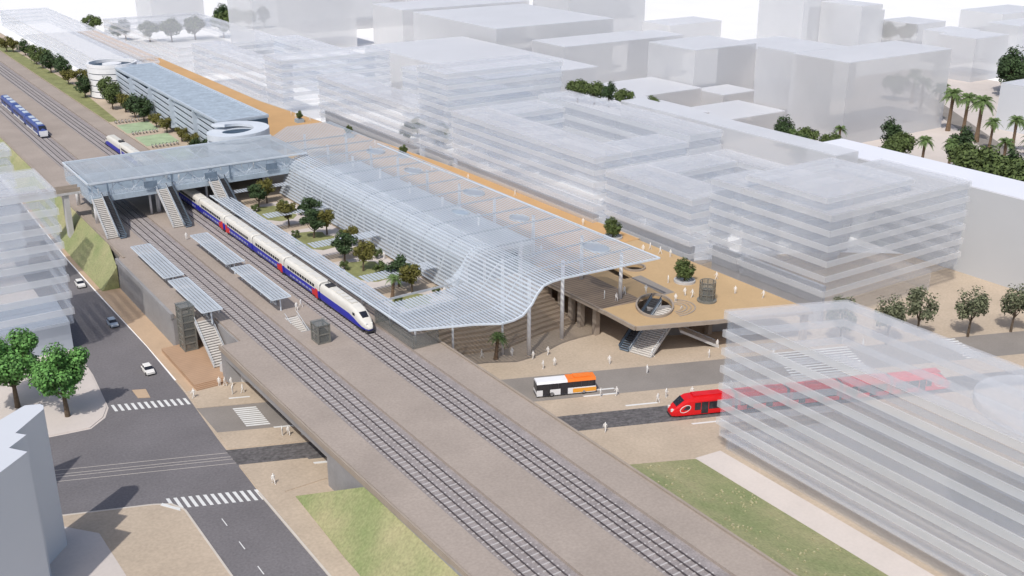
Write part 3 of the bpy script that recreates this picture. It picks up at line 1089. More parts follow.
# curb around the sunken stair
# shelters
def shelter(x0, x1, y0, y1, label):
    t = thing('platform_shelter', label, 'shelter', ((x0 + x1) / 2, (y0 + y1) / 2, 7.0), 0, 'louvred platform shelters')
    r = MB()
    n = int((x1 - x0) / .62)
    for k in range(n):
        xa = x0 + (x1 - x0) * k / n
        r.box(xa, xa + .47, y0, y1, 9.95, 10.03)
    r.build('roof_louvre', M_strip, t)
    g = MB()
    g.box(x0, x1, y0, y1, 9.72, 9.76)
    g.build('roof_glass', M_sheet, t)
    f = MB()
    for y in (y0, y1):
        f.box(x0, x1, y - .12, y + .12, 9.77, 9.94)
    for x in (x0, x1):
        f.box(x - .1, x + .1, y0 + .13, y1 - .13, 9.77, 9.94)
    f.build('roof_frame', M_steel, t)
    for y in [y0 + .8 + (y1 - y0 - 1.6) * k / 4 for k in range(5)]:
        p = MB()
        p.cyl((x0 + x1) / 2, y, 7.0, 9.72, .14, 10)
        p.build('post', M_steel, t)
    g = MB()
    g.box((x0 + x1) / 2 - .05, (x0 + x1) / 2 + .05, y0 + 3, y1 - 3, 7.2, 9.2)
    g.build('wind_screen', M_sheet, t)
    b_ = MB()
    b_.box((x0 + x1) / 2 + .4, (x0 + x1) / 2 + .9, y0 + 5, y1 - 5, 7.4, 7.5)
    for yy in (y0 + 5.4, y1 - 5.4):
        b_.box((x0 + x1) / 2 + .5, (x0 + x1) / 2 + .8, yy - .1, yy + .1, 7.0, 7.4)
    b_.build('bench', M_dark, t)
    return t


shelter(57.2, 61.4, 214.5, 238.8, 'louvred shelter on the left platform, the one nearer the footbridge')
shelter(57.4, 61.4, 191.4, 212.4, 'louvred shelter on the left platform, the one nearer the lift tower')
shelter(71.0, 75.0, 215.6, 239.4, 'louvred shelter on the middle platform, the one nearer the footbridge')
shelter(71.0, 75.0, 190.2, 212.8, 'louvred shelter on the middle platform, the one nearer the lift kiosk')

# glass cylinder kiosk on the deck
t = thing('glass_lift_drum', 'round grey glass lift drum on the ochre deck', 'lift', (147.0, 147.6, 7.0))
m = MB()
m.cyl(147.0, 147.6, 7.0, 7.35, 2.0, 24)
m.build('base', M_liftframe, t)
m = MB()
m.ring([(147.0 + 1.5 * math.cos(2 * PI * k / 24), 147.6 + 1.5 * math.sin(2 * PI * k / 24)) for k in range(24)], .06, 7.36, 11.2)
m.build('glass_drum', M_liftglass, t)
m = MB()
for k in range(8):
    a = 2 * PI * k / 8
    m.bar((147.0 + 1.56 * math.cos(a), 147.6 + 1.56 * math.sin(a), 7.36), (147.0 + 1.56 * math.cos(a), 147.6 + 1.56 * math.sin(a), 11.3), .12)
for z in (8.6, 9.9, 11.2):
    m.ring([(147.0 + 1.66 * math.cos(2 * PI * k / 24), 147.6 + 1.66 * math.sin(2 * PI * k / 24)) for k in range(24)], .1, z, z + .12)
m.build('frame', M_liftframe, t)
m = MB()
m.cyl(147.0, 147.6, 7.4, 9.6, .9, 16)
m.build('cabin', M_dark, t)

# ------------------------------------------------------------------ car park
cp = thing('car_park', 'grey blue multi storey car park with slotted sawtooth facade', 'car park', (113, 370, 7))
bays = 5
Y0, Y1 = 314.0, 432.0
lv = 5
zb, zt = 8.6, 18.4
hh = (zt - zb) / lv
for bi in range(bays):
    ya = Y1 - (Y1 - Y0) * bi / bays
    yb = Y1 - (Y1 - Y0) * (bi + 1) / bays
    for li in range(lv):
        z0 = zb + hh * li
        pnl = MB()
        pnl.prism([(106.3, ya), (104.9, yb), (105.3, yb), (106.7, ya)], z0, z0 + hh * .62)
        pnl.build('facade_panel', M_parkwall, cp)
for bi in range(bays):
    yb = Y1 - (Y1 - Y0) * (bi + 1) / bays
    c_ = MB()
    c_.prism(rect(104.9, 107.2, yb - .3, yb - .02), zb, zt)
    c_.build('bay_end', M_parkwall, cp)
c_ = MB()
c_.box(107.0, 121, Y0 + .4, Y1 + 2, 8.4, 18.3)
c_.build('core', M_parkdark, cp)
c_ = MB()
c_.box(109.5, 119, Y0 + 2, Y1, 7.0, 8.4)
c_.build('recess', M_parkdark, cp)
for y in range(320, 432, 10):
    c_ = MB()
    c_.cyl(106.6, y, 7.0, 8.6, .35, 10)
    c_.build('pillar', M_lightconc, cp)
c_ = MB()
c_.prism([(105.0, Y0), (108, Y0 - .5), (121.6, Y0 + 1), (121.6, Y1 + 1), (106.2, Y1)], 18.3, 18.8)
c_.build('roof', M_parkroof, cp)
c_ = MB()
c_.ring([(105.0, Y0), (108, Y0 - .5), (121.6, Y0 + 1), (121.6, Y1 + 1), (106.2, Y1)], .5, 18.8, 19.3)
c_.build('roof_parapet', M_parkwall, cp)
tw = (107.5, 440.0)
for li in range(5):
    c_ = MB()
    z0 = 7.4 + li * 2.3
    c_.cyl(tw[0], tw[1], z0, z0 + 1.95, 9.3, 36)
    c_.build('ramp_drum_band', M_white, cp, smooth=False)
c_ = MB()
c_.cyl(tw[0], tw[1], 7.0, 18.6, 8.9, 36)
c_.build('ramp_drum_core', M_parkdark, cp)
c_ = MB()
c_.ring([(tw[0] + 9.3 * math.cos(2 * PI * k / 36), tw[1] + 9.3 * math.sin(2 * PI * k / 36)) for k in range(36)], .8, 18.65, 19.9)
c_.build('ramp_drum_rim', M_white, cp)
c_ = MB()
c_.cyl(tw[0], tw[1], 18.65, 19.4, 3.6, 24)
c_.build('ramp_drum_hub', M_white, cp)
hx = (107.8, 304.5)
for li in range(4):
    rb = MB()
    zz = 8.6 + li * 2.5
    rb.ring([(hx[0] + 9.2 * math.cos(2 * PI * k / 36), hx[1] + 7.6 * math.sin(2 * PI * k / 36)) for k in range(36)], 4.4, zz, zz + 1.7)
    rb.build('ramp_ring', M_ramp, cp)
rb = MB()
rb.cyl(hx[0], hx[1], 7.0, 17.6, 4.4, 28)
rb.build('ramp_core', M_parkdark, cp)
rb = MB()
n = 26
top, bot = [], []
for k in range(n):
    a = math.radians(-170 + 300 * k / (n - 1))
    z = 17.6 + 1.9 * k / (n - 1)
    for rr, lst in ((9.2, top), (4.6, bot)):
        lst.append((hx[0] + rr * math.cos(a), hx[1] + rr * .83 * math.sin(a), z))
for k in range(n - 1):
    q = [top[k], top[k + 1], bot[k + 1], bot[k]]
    rb.add([(a, b_, c) for a, b_, c in q] + [(a, b_, c - .8) for a, b_, c in q], [(0, 1, 2, 3), (7, 6, 5, 4), (0, 4, 5, 1), (1, 5, 6, 2), (2, 6, 7, 3), (3, 7, 4, 0)])
rb.build('roof_ramp', M_ramp, cp)

# ------------------------------------------------------------------ white concept buildings
def banded(name, label, wings, n, parts=None, cat='building', mats=None, gl=None):
    """wings: list of (polygon, z0, z1, storeys)"""
    p0 = wings[0][0]
    c = (sum(p[0] for p in p0) / len(p0), sum(p[1] for p in p0) / len(p0), wings[0][1])
    t = thing(name, label, cat, c)
    bmat = M_band
    for poly, z0, z1, ns in wings:
        a = sum(p[0] * q[1] - q[0] * p[1] for p, q in zip(poly, poly[1:] + poly[:1]))
        if a < 0:
            poly = poly[::-1]
        h = (z1 - z0) / ns
        gz = MB()
        gz.ring(inset(poly, .35), .12, z0, z1 - .02)
        gz.build('glazing', gl or M_glaze, t)
        for k in range(ns):
            bn = MB()
            bn.ring(poly, .3, z0 + h * k + h * .60, z0 + h * (k + 1) - .05)
            bn.build('floor_band', bmat, t)
        rf_ = MB()
        rf_.prism(inset(poly, .02), z1 - .04, z1 + .25)
        rf_.build('roof', M_roofw, t)
    return t


def massing(name, label, boxes, cat='building', wall=None, roof=None):
    poly = boxes[0][0]
    t = thing(name, label, cat, (sum(p[0] for p in poly) / len(poly), sum(p[1] for p in poly) / len(poly), boxes[0][1]))
    for poly, z0, z1 in boxes:
        a = MB()
        a.prism(poly, z0, z1 - .3)
        a.build('walls', wall or M_mass, t)
        r = MB()
        r.prism(inset(poly if sum(p[0] * q[1] - q[0] * p[1] for p, q in zip(poly, poly[1:] + poly[:1])) > 0 else poly[::-1], .04), z1 - .296, z1)
        r.build('roof', roof or M_massroof, t)
    return t


# left translucent block beside the road
B1 = banded('office_block', 'translucent banded block floating over the left roadside', [([(-40, 209), (38, 209), (38, 228), (-40, 228)], 6.2, 33, 8)], 8)
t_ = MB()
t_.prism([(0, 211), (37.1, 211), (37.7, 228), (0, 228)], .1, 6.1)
t_.build('ground_floor', mat('shaded_ground_floor', (.40, .44, .50), .5, .05, .1), B1)  # shade below the raised storeys is put into this blue-grey colour
B1b = banded('office_block', 'far translucent banded block at the left edge behind the gangway', [(rect(-10, 37.4, 248, 256), 6.0, 33, 8)], 7)
# bottom right glass block
north = lambda x: 111.5 + SK * (x - 115)
B2 = banded('glass_block', 'large translucent banded block in the lower right foreground', [([(115, 40), (134.5, 40), (134.5, north(134.5)), (115, north(115))], 2.6, 24.2, 7)], 7)
g_ = MB()
g_.ring([(116.2, 40), (133.5, 40), (133.5, north(133.5) - 1), (116.2, north(116.2) - 1)], .2, .0, 2.6)
g_.build('ground_floor', M_glaze, B2)
g_ = MB()

g_ = MB()
g_.prism([(115.4, 40), (134.1, 40), (134.1, north(134.1) - .4), (115.4, north(115.4) - .4)], 2.35, 2.58)
g_.build('floor_plate', M_roofw, B2)
g_ = MB()
pts = ellipse(124.2, 63, 8.4, 9.5, 0, 34)
g_.prism(pts, 24.5, 25.6)
g_.build('roof_pavilion', M_roofw, B2)
# blocks along the promenade
B3 = banded('courtyard_block', 'translucent banded block with overhanging corner right of the deck', [
    (rect(168, 214, 135.5, 160), 5.0, 24.5, 6), (rect(168.5, 196, 137.5, 160), 24.8, 27.4, 1),
    (rect(168, 182, 160.3, 170), 5.0, 24.5, 6)], 6)
g_ = MB()
g_.box(172, 206, 137.0, 160, 0, 4.98)
g_.build('ground_floor', M_glaze, B3)
A3 = banded('courtyard_block', 'lower translucent block with sunken court between two taller ones', [
    (rect(163, 176, 170.4, 201.4), 4, 20, 5), (rect(197, 204, 161, 201.4), 0, 20, 6), (rect(176.2, 196.8, 190, 201.4), 4, 20, 5)], 4)
A2 = banded('courtyard_block', 'translucent courtyard block with pale roof behind the canopy tip', [
    (rect(160, 172, 202, 270), 5, 23.4, 6), (rect(172.2, 191, 202, 214), 5, 23.4, 6), (rect(191.2, 203, 202, 270), 0, 25.0, 7), (rect(172.2, 191, 256, 270), 5, 23.4, 6)], 6)
A1 = banded('courtyard_block', 'tallest translucent banded block in the row above the canopy', [
    (rect(160, 202, 272, 290), 5, 33.8, 9), (rect(158, 170, 290.3, 360), 5, 21, 5), (rect(192, 203, 290.3, 360), 0, 21, 6)], 9)
A0 = banded('courtyard_block', 'faint translucent block behind the car park roof', [
    (rect(154, 200, 383, 400), 5, 23.5, 6), (rect(152, 166, 400.3, 480), 5, 18.5, 4), (rect(190, 202, 400.3, 480), 0, 18.5, 5)], 6)
A00 = banded('courtyard_block', 'farthest long translucent block with trees standing inside', [(rect(152, 205, 500, 630), 5, 14, 3)], 3)
Lf = banded('long_block', 'long low translucent block left of the orange promenade', [(rect(110, 136, 474, 690), 7.0, 15.5, 4)], 4)

for blk, x0, y0, y1, zt_ in ((A1, 161.6, 272.6, 289), (A1, 160.0, 291, 359), (A2, 161.6, 202.6, 269.4), (A3, 164.6, 171, 201), (B3, 169.6, 137, 169.5)) and [q + (8.6,) for q in ((A1, 161.6, 272.6, 289), (A1, 160.0, 291, 359), (A2, 161.6, 202.6, 269.4), (A3, 164.6, 171, 201), (B3, 169.6, 137, 169.5))]:
    p_ = MB()
    p_.box(x0, x0 + .8, y0, y1, 0, zt_)
    p_.build('plinth', mat('plinth_grey', (.40, .40, .415), .7, .05, .2), blk)
massing('wall_block', 'long opaque pale grey building with sloping top line at the right', [([(222.5, 60), (236, 60), (236, 190), (222.5, 190)], 0, 21.0)], wall=mat('wall_block_grey', (.50, .51, .525), .7, .02, .05), roof=mat('wall_block_roof', (.72, .73, .78), .7, .02, .05))
massing('city_block', 'long pale slab behind the courtyard block with dark inner face', [(rect(205, 213, 166, 247), 0, 25.5)])
massing('city_block', 'low translucent white slab filling the gap behind the tallest courtyard block', [(rect(212, 262, 330, 430), 0, 19)])
massing('city_block', 'wide translucent white block behind the low slab in the middle distance', [(rect(264, 330, 405, 480), 0, 25)])
massing('city_block', 'big blank white block in front of the palms', [(rect(299, 355, 241, 266), 0, 29), (rect(301, 322, 266.2, 285), 0, 29)])
massing('city_block', 'white block with bright roof and stepped notch at centre top', [(rect(276, 333, 371, 395), 0, 20.3), (rect(333.2, 350, 378, 398), 0, 19)])
massing('city_block', 'white block with steps joining the big blank block at right', [(rect(301, 335, 318, 346), 0, 23.4), (rect(335.2, 372, 296, 340), 0, 21)])
massing('city_block', 'low white L shaped block before the stepped white block', [(rect(270, 300, 312, 342), 0, 9.6), (rect(300.2, 318, 300, 316), 0, 8.6)])
massing('city_block', 'very low white shed beside the hidden garden', [(rect(262, 300, 268, 292), 0, 8.0)])
massing('city_block', 'flat white building below the low L shaped one', [(rect(232, 262, 268, 315), 0, 12.0)])
massing('city_block', 'tall pale tower in dark relief at top right', [(rect(442, 466, 389, 420), 0, 40)])
massing('city_block', 'pale tower with grey side beside the tallest tower', [(rect(454, 470, 362, 388), 0, 27)])
massing('city_block', 'pale lower tower right of the two towers', [(rect(476, 502, 385, 415), 0, 20)])
massing('city_block', 'wide far block at the top centre, left of the gap', [(rect(272, 350, 506, 540), 0, 23)])
massing('city_block', 'far block at top centre with lower front wing', [(rect(352, 405, 470, 500), 0, 30), (rect(388, 425, 430, 452), 0, 15)])
massing('city_block', 'wide faint block left of the gap in the skyline', [(rect(204, 262, 540, 575), 0, 32)])
massing('city_block', 'faint block behind the translucent rows at upper left', [(rect(262, 330, 610, 650), 0, 32)])
massing('city_block', 'far tall pale block at the top left behind trees', [(rect(190, 222, 668, 700), 0, 34)])
massing('city_block', 'long faint block filling the upper middle distance', [(rect(420, 470, 560, 600), 0, 22), (rect(330, 410, 590, 630), 0, 26)])
massing('city_block', 'small block left of the far right cluster', [(rect(506, 530, 366, 390), 0, 14)])
massing('city_block', 'square block in the middle of the far right cluster', [(rect(478, 500, 325, 342), 0, 16)])
massing('city_block', 'nearest block of the far right cluster above the street', [(rect(447, 472, 292, 312), 0, 19.5)])
massing('city_block', 'highest far block at the right edge of the skyline', [(rect(592, 640, 372, 400), 0, 13)])
massing('city_block', 'narrow bright block cut by the right frame edge', [(rect(500, 540, 305, 322), 0, 20)])
massing('city_block', 'grey blue block at the right edge behind the palms', [(rect(370, 400, 196, 229), 0, 17)], wall=M_solid, roof=M_massroof)

# tall stepped building at the lower left
LB = thing('stepped_tower', 'tall pale building with three blade shaped roof steps at lower left', 'building', (10, 115, 0))
outl = [(-12, 112), (10.6, 114.6), (15.0, 122.4), (15.6, 128.3), (17.2, 129.9), (18.1, 128.6), (18.0, 127.3)]
b1 = MB()
b1.prism([(11.5, 137.2), (14.6, 141.6), (18.1, 144.2), (19.9, 143.5), (20.2, 142.8), (20.0, 141.7), (15.8, 137.0), (11.8, 132.5)], 0, 21.5)
b1.build('rear_blade', M_solid, LB)
b1 = MB()
b1.prism([(11.8, 132.5), (15.5, 136.7), (16.6, 135.4), (14.1, 133.0), (11.4, 130.1)], 0, 21.512)
b1.build('middle_blade', M_solid, LB)
b1 = MB()
b1.prism([(5.2, 124.6), (14.1, 133.0), (15.8, 130.7), (12.0, 127.2), (4.6, 120.1)], 0, 21.524)
b1.build('front_blade', M_solid, LB)
b1 = MB()
b1.prism([(13.4, 156.2), (4, 153.7), (-1, 145), (5.5, 146)], 0, 24.8)
b1.build('outer_blade', M_solid, LB)

# ------------------------------------------------------------------ trains
def train_section(y, w_, z0, z1, sh=.75):
    """rounded cross-section ring at y; local x across, z up"""
    pts = []
    for k in range(20):
        a = 2 * PI * k / 20
        cx, cz = math.cos(a), math.sin(a)
        e = .42
        x = math.copysign(abs(cx) ** e, cx) * w_ / 2
        z = (z0 + z1) / 2 + math.copysign(abs(cz) ** (e if cz < 0 else .62), cz) * (z1 - z0) / 2
        pts.append((x, y, z))
    return pts


def clip_loft(secs, zc, above):
    out = []
    for s_ in secs:
        out.append([(x, y, max(z, zc) if above else min(z, zc)) for x, y, z in s_])
    return out


tgv = thing('express_train', 'long white and blue double deck express train at the platform', 'train', (82.92, 171.0, 6.8))


def carriage(y0, L, nose=0, red=None, roof_kit=False):
    """nose: -1 towards the camera, +1 away"""
    car = None
    secs = []
    if nose == 0:
        ys = [0, .35, L - .35, L]
        for q, yy in enumerate(ys):
            k = .94 if q in (0, 3) else 1
            secs.append(train_section(yy, 2.9 * k, .35, 4.25 if q not in (0, 3) else 4.1))
    else:
        prof = [(0, .35, .9, 1.1), (.25, 1.0, .5, 1.35), (.9, 1.65, .38, 1.75), (2.0, 2.3, .35, 2.35), (3.4, 2.68, .35, 3.15), (5.0, 2.85, .35, 3.75), (6.6, 2.9, .35, 4.0), (L - .35, 2.9, .35, 4.1), (L, 2.75, .35, 4.0)]
        for yy, ww, za, zb_ in prof:
            secs.append(train_section(yy if nose < 0 else L - yy, ww, za, zb_))
        if nose > 0:
            secs = secs[::-1]
    def split(y):
        if nose == 0:
            return 2.32
        d = y if nose < 0 else L - y
        return .8 + 1.52 * min(1, max(0, (d - 1.2) / 4.6))
    up = MB()
    up.loft([[(x, y, max(z, split(y))) for x, y, z in q] for q in secs])
    car = up.build('carriage' if nose == 0 else 'power_car', M_tgvw, tgv, local=True, smooth=False)
    car.location = (0, y0, 0)
    lo = MB()
    lo.loft([[(x * 1.006, y, z) for x, y, z in r] for r in [[(x, y, min(z, split(y) - .02)) for x, y, z in q] for q in secs]])
    lo.build('lower_body', M_blue, car, local=True)
    if nose == 0:
        for sx in (-1, 1):
            wm_ = MB()
            for k in range(11):
                yy = 2.2 + k * (L - 4.6) / 10.5
                wm_.box(sx * 1.44, sx * 1.475, yy, yy + .95, 2.62, 3.25)
            wm_.build('window_row', M_window, car, local=True)
            wm_ = MB()
            wm_.box(sx * 1.455, sx * 1.485, 2.4, L - 3.2, 1.2, 1.58)
            wm_.build('window_row', M_palewin, car, local=True)
            dr = MB()
            yy = L - 2.0 if red != 'near' else .6
            dr.box(sx * 1.452, sx * 1.492, yy, yy + 1.2, .55, 2.5)
            dr.build('door', M_red if red else M_tgvw, car, local=True)
            if red:
                dr = MB()
                dr.box(sx * 1.452, sx * 1.489, yy + 1.21 if red == 'near' else yy - 1.5, yy + 2.7 if red == 'near' else yy - .01, .8, 2.0)
                dr.build('class_panel', M_red, car, local=True)
        for k in range(3):
            rf_ = MB()
            rf_.box(-.7, .7, 2.5 + k * (L - 5) / 3, 2.5 + k * (L - 5) / 3 + 2.6, 4.22, 4.34)
            rf_.build('roof_unit', M_tgvw, car, local=True)
    else:
        s_ = -1 if nose < 0 else 1
        ya = lambda v: v if nose < 0 else L - v
        ws = MB()
        ws.loft([[(-.62, ya(2.3), 2.66), (.62, ya(2.3), 2.66), (.62, ya(2.3), 2.5), (-.62, ya(2.3), 2.5)], [(-.72, ya(3.55), 3.34), (.72, ya(3.55), 3.34), (.72, ya(3.55), 3.1), (-.72, ya(3.55), 3.1)]])
        ws.build('windscreen', M_window, car, local=True)
        for sx in (-1, 1):
            hl = MB()
            hl.box(sx * .55 - .12, sx * .55 + .12, ya(.95) - .22, ya(.95) + .22, 1.55, 1.86)
            hl.build('headlight', M_lamp, car, local=True)
            sw_ = MB()
            sw_.box(sx * 1.38, sx * 1.46, ya(4.6) - .4, ya(4.6) + .4, 2.5, 3.0)
            sw_.build('side_window', M_window, car, local=True)
        bp = MB()
        bp.box(-.8, .8, ya(.55) - .5, ya(.55) + .5, .28, .62)
        bp.build('bumper', M_dark, car, local=True)
        for k in range(5):
            rk = MB()
            rk.box(-.65, .65, ya(7.5 + k * 1.9) - .7, ya(7.5 + k * 1.9) + .7, 4.04, 4.2)
            rk.build('roof_vent', M_tgvw, car, local=True)
        pg = MB()
        pg.box(-.8, .8, ya(17.8) - .9, ya(17.8) + .9, 4.04, 4.3)
        pg.bar((-.6, ya(17.2), 4.3), (0, ya(18.8), 5.0), .09)
        pg.bar((.6, ya(17.2), 4.3), (0, ya(18.8), 5.0), .09)
        pg.bar((-.9, ya(17.6), 4.6), (.9, ya(17.6), 4.6), .1)
        pg.build('pantograph', M_dark, car, local=True)
    for yy in ((3.2, L - 2.2) if nose else (2.0, L - 2.0)):
        bg = MB()
        bg.box(-1.1, 1.1, yy - 1.5, yy + 1.5, .1, .5)
        for wy in (-1.1, 1.1):
            bg.axle((0, yy + wy, .42), (1, 0, 0), .42, 1.7, 14)
        bg.build('bogie', M_dark, car, local=True)
    if nose > 0:
        return car
    gg = MB()
    gg.box(-1.15, 1.15, L, L + .45, .6, 3.7)
    gg.build('gangway_bellows', M_dark, car, local=True)
    return car


yy = 0
carriage(0, 20.0, -1)
yy = 20.45
for k in range(8):
    carriage(yy, 17.9, 0, {0: 'near', 1: 'near', 2: 'far', 3: 'near', 4: None}.get(k, None))
    yy += 18.35
carriage(yy, 19.5, 1)

lt = thing('local_train', 'short blue and white local train on the far left tracks', 'train', (67.75, 378, 6.8))
yy = 0
for k in range(3):
    L = 21.6
    secs = []
    if k == 0:
        for a, ww, za, zb_ in ((0, 1.9, .5, 1.9), (.4, 2.5, .35, 2.4), (1.6, 2.85, .35, 3.5), (2.4, 2.9, .35, 3.8), (L - .3, 2.9, .35, 3.85), (L, 2.7, .35, 3.7)):
            secs.append(train_section(a, ww, za, zb_))
    else:
        for a, ww in ((0, 2.7), (.3, 2.9), (L - .3, 2.9), (L, 2.7)):
            secs.append(train_section(a, ww, .35, 3.85))
    b_ = MB()
    b_.loft(secs)
    car = b_.build('carriage', M_navy, lt, local=True)
    car.location = (0, yy, 0)
    for q in range(3):
        r = MB()
        r.box(-.8, .8, 3.5 + q * 6, 3.5 + q * 6 + 3.6, 3.8, 4.02)
        r.build('roof_unit', M_parkwall, car, local=True)
    for sx in (-1, 1):
        wn = MB()
        for q in range(7):
            wn.box(sx * 1.44, sx * 1.475, 3.2 + q * 2.45, 3.2 + q * 2.45 + 1.7, 1.9, 2.75)
        wn.build('window_row', M_window, car, local=True)
        dr = MB()
        dr.box(sx * 1.45, sx * 1.49, 9.6, 11.4, .6, 1.85)
        dr.build('door', M_tgvw, car, local=True)
        sk = MB()
        sk.box(sx * 1.445, sx * 1.48, 2.6, L - 1, .5, 1.0)
        sk.build('skirt', M_white, car, local=True)
    if k == 0:
        f = MB()
        f.loft([[(-1.15, .12, 1.0), (1.15, .12, 1.0), (1.2, .3, .45), (-1.2, .3, .45)], [(-1.2, -.12, 1.1), (1.2, -.12, 1.1), (1.2, -.1, .45), (-1.2, -.1, .45)]])
        f.build('nose_panel', M_white, car, local=True)
        f = MB()
        f.loft([[(-1.1, .5, 2.45), (1.1, .5, 2.45), (1.1, .7, 2.3), (-1.1, .7, 2.3)], [(-1.15, 1.75, 3.7), (1.15, 1.75, 3.7), (1.1, 1.9, 3.5), (-1.1, 1.9, 3.5)]])
        f.build('windscreen', M_window, car, local=True)
        f = MB()
        f.box(-1.3, 1.3, -.06, .9, 1.1, 2.2)
        f.build('nose_cap', M_white, car, local=True)
    for q in (3.2, L - 3.2):
        bg = MB()
        bg.box(-1.1, 1.1, q - 1.4, q + 1.4, .05, .45)
        bg.build('bogie', M_dark, car, local=True)
    g_ = MB()
    g_.box(-1.1, 1.1, L, L + .5, .6, 3.4)
    g_.build('gangway_bellows', M_dark, car, local=True)
    yy += 22.1

# ------------------------------------------------------------------ bus (local x: length, front at -x)
SA = math.atan(SK)
bus = thing('city_bus', 'white and orange city bus on the street under the canopy', 'bus', (106.6, 141.4, .012), SA)
BL, BW = 11.0, 2.5
b_ = MB()
b_.box(-BL / 2, BL / 2, -BW / 2, BW / 2, .32, 1.45)
bo = b_.build('lower_body', M_white, bus, local=True)
b_ = MB()
b_.box(-BL / 2 + .1, BL / 2 - .06, -BW / 2 + .05, BW / 2 - .05, 1.45, 2.62)
b_.build('window_band', M_window, bus, local=True)
b_ = MB()
b_.loft([[(-BL / 2 + .02, y, z) for y, z in ((-BW / 2, 2.62), (BW / 2, 2.62), (BW / 2 - .25, 3.0), (-BW / 2 + .25, 3.0))], [(.2, y, z) for y, z in ((-BW / 2, 2.62), (BW / 2, 2.62), (BW / 2 - .25, 3.0), (-BW / 2 + .25, 3.0))]])
b_.build('front_roof', M_white, bus, local=True)
b_ = MB()
b_.loft([[(.2, y, z) for y, z in ((-BW / 2, 2.62), (BW / 2, 2.62), (BW / 2 - .2, 3.12), (-BW / 2 + .2, 3.12))], [(BL / 2, y, z) for y, z in ((-BW / 2, 2.62), (BW / 2, 2.62), (BW / 2 - .2, 3.12), (-BW / 2 + .2, 3.12))]])
b_.box(1.5, 4.6, -.8, .8, 3.12, 3.32)
b_.build('rear_roof', M_busorange, bus, local=True)
for sy in (-1, 1):
    b_ = MB()
    b_.box(1.2, 5.6, sy * (BW / 2), sy * (BW / 2 + .02), .45, 1.26)
    b_.build('side_panel', M_busamber, bus, local=True)
    for x0 in (-4.4, 1.9 - 3.0):
        b_ = MB()
        b_.box(x0, x0 + 1.35, sy * (BW / 2 + .005), sy * (BW / 2 + .035), .36, 2.5)
        b_.build('door', M_window, bus, local=True)
    for k in range(6):
        x0 = -2.9 + k * 1.42
        b_ = MB()
        b_.box(x0 - .05, x0 + .05, sy * (BW / 2 - .05), sy * (BW / 2 - .01), 1.26, 2.62)
        b_.build('window_post', M_dark, bus, local=True)
    for x0 in (-2.7, 3.3):
        w_ = MB()
        w_.axle((x0, sy * (BW / 2 - .16), .48), (0, 1, 0), .48, .32, 18)
        wo = w_.build('wheel', M_tyre, bus, local=True)
        w_ = MB()
        w_.axle((x0, sy * (BW / 2 + .01), .48), (0, 1, 0), .27, .06, 14)
        w_.build('rim', M_rim, wo, local=True)
    b_ = MB()
    b_.box(-BL / 2 - .04, -BL / 2 + .02, sy * .95 - .18, sy * .95 + .18, .62, .84)
    b_.build('headlight', M_lamp, bus, local=True)
b_ = MB()
b_.box(-BL / 2 - .03, -BL / 2 + .1, -1.15, 1.15, 1.2, 2.55)
b_.build('windscreen', M_window, bus, local=True)
b_ = MB()
b_.box(BL / 2 - .02, BL / 2 + .05, -1.2, 1.2, .4, 1.22)
b_.build('rear_panel', M_busorange, bus, local=True)
b_ = MB()
b_.box(-BL / 2 - .06, -BL / 2, -1.2, 1.2, .3, .52)
b_.build('bumper', M_dark, bus, local=True)

# ------------------------------------------------------------------ tram (front at -x)
tram = thing('red_tram', 'long red articulated tram with sloping dark windscreen', 'tram', (141.5, lineY(141.5, 99.4, 131.0), .02), SA)
TL = 54.0
segs = [(-TL / 2, 11.6, 'nose'), (-TL / 2 + 12.2, 9.2, 'mid'), (-TL / 2 + 22.0, 9.6, 'mid'), (-TL / 2 + 32.2, 9.2, 'mid'), (-TL / 2 + 42.0, 12.0, 'tail')]


def tram_ring(x, w_, z0, z1, tp=.22):
    h = z1 - z0
    return [(x, -w_ / 2, z0), (x, w_ / 2, z0), (x, w_ / 2 * 1.0, z0 + h * .45), (x, w_ / 2 * .97, z0 + h * .8), (x, w_ / 2 * .8, z1), (x, -w_ / 2 * .8, z1), (x, -w_ / 2 * .97, z0 + h * .8), (x, -w_ / 2 * 1.0, z0 + h * .45)]


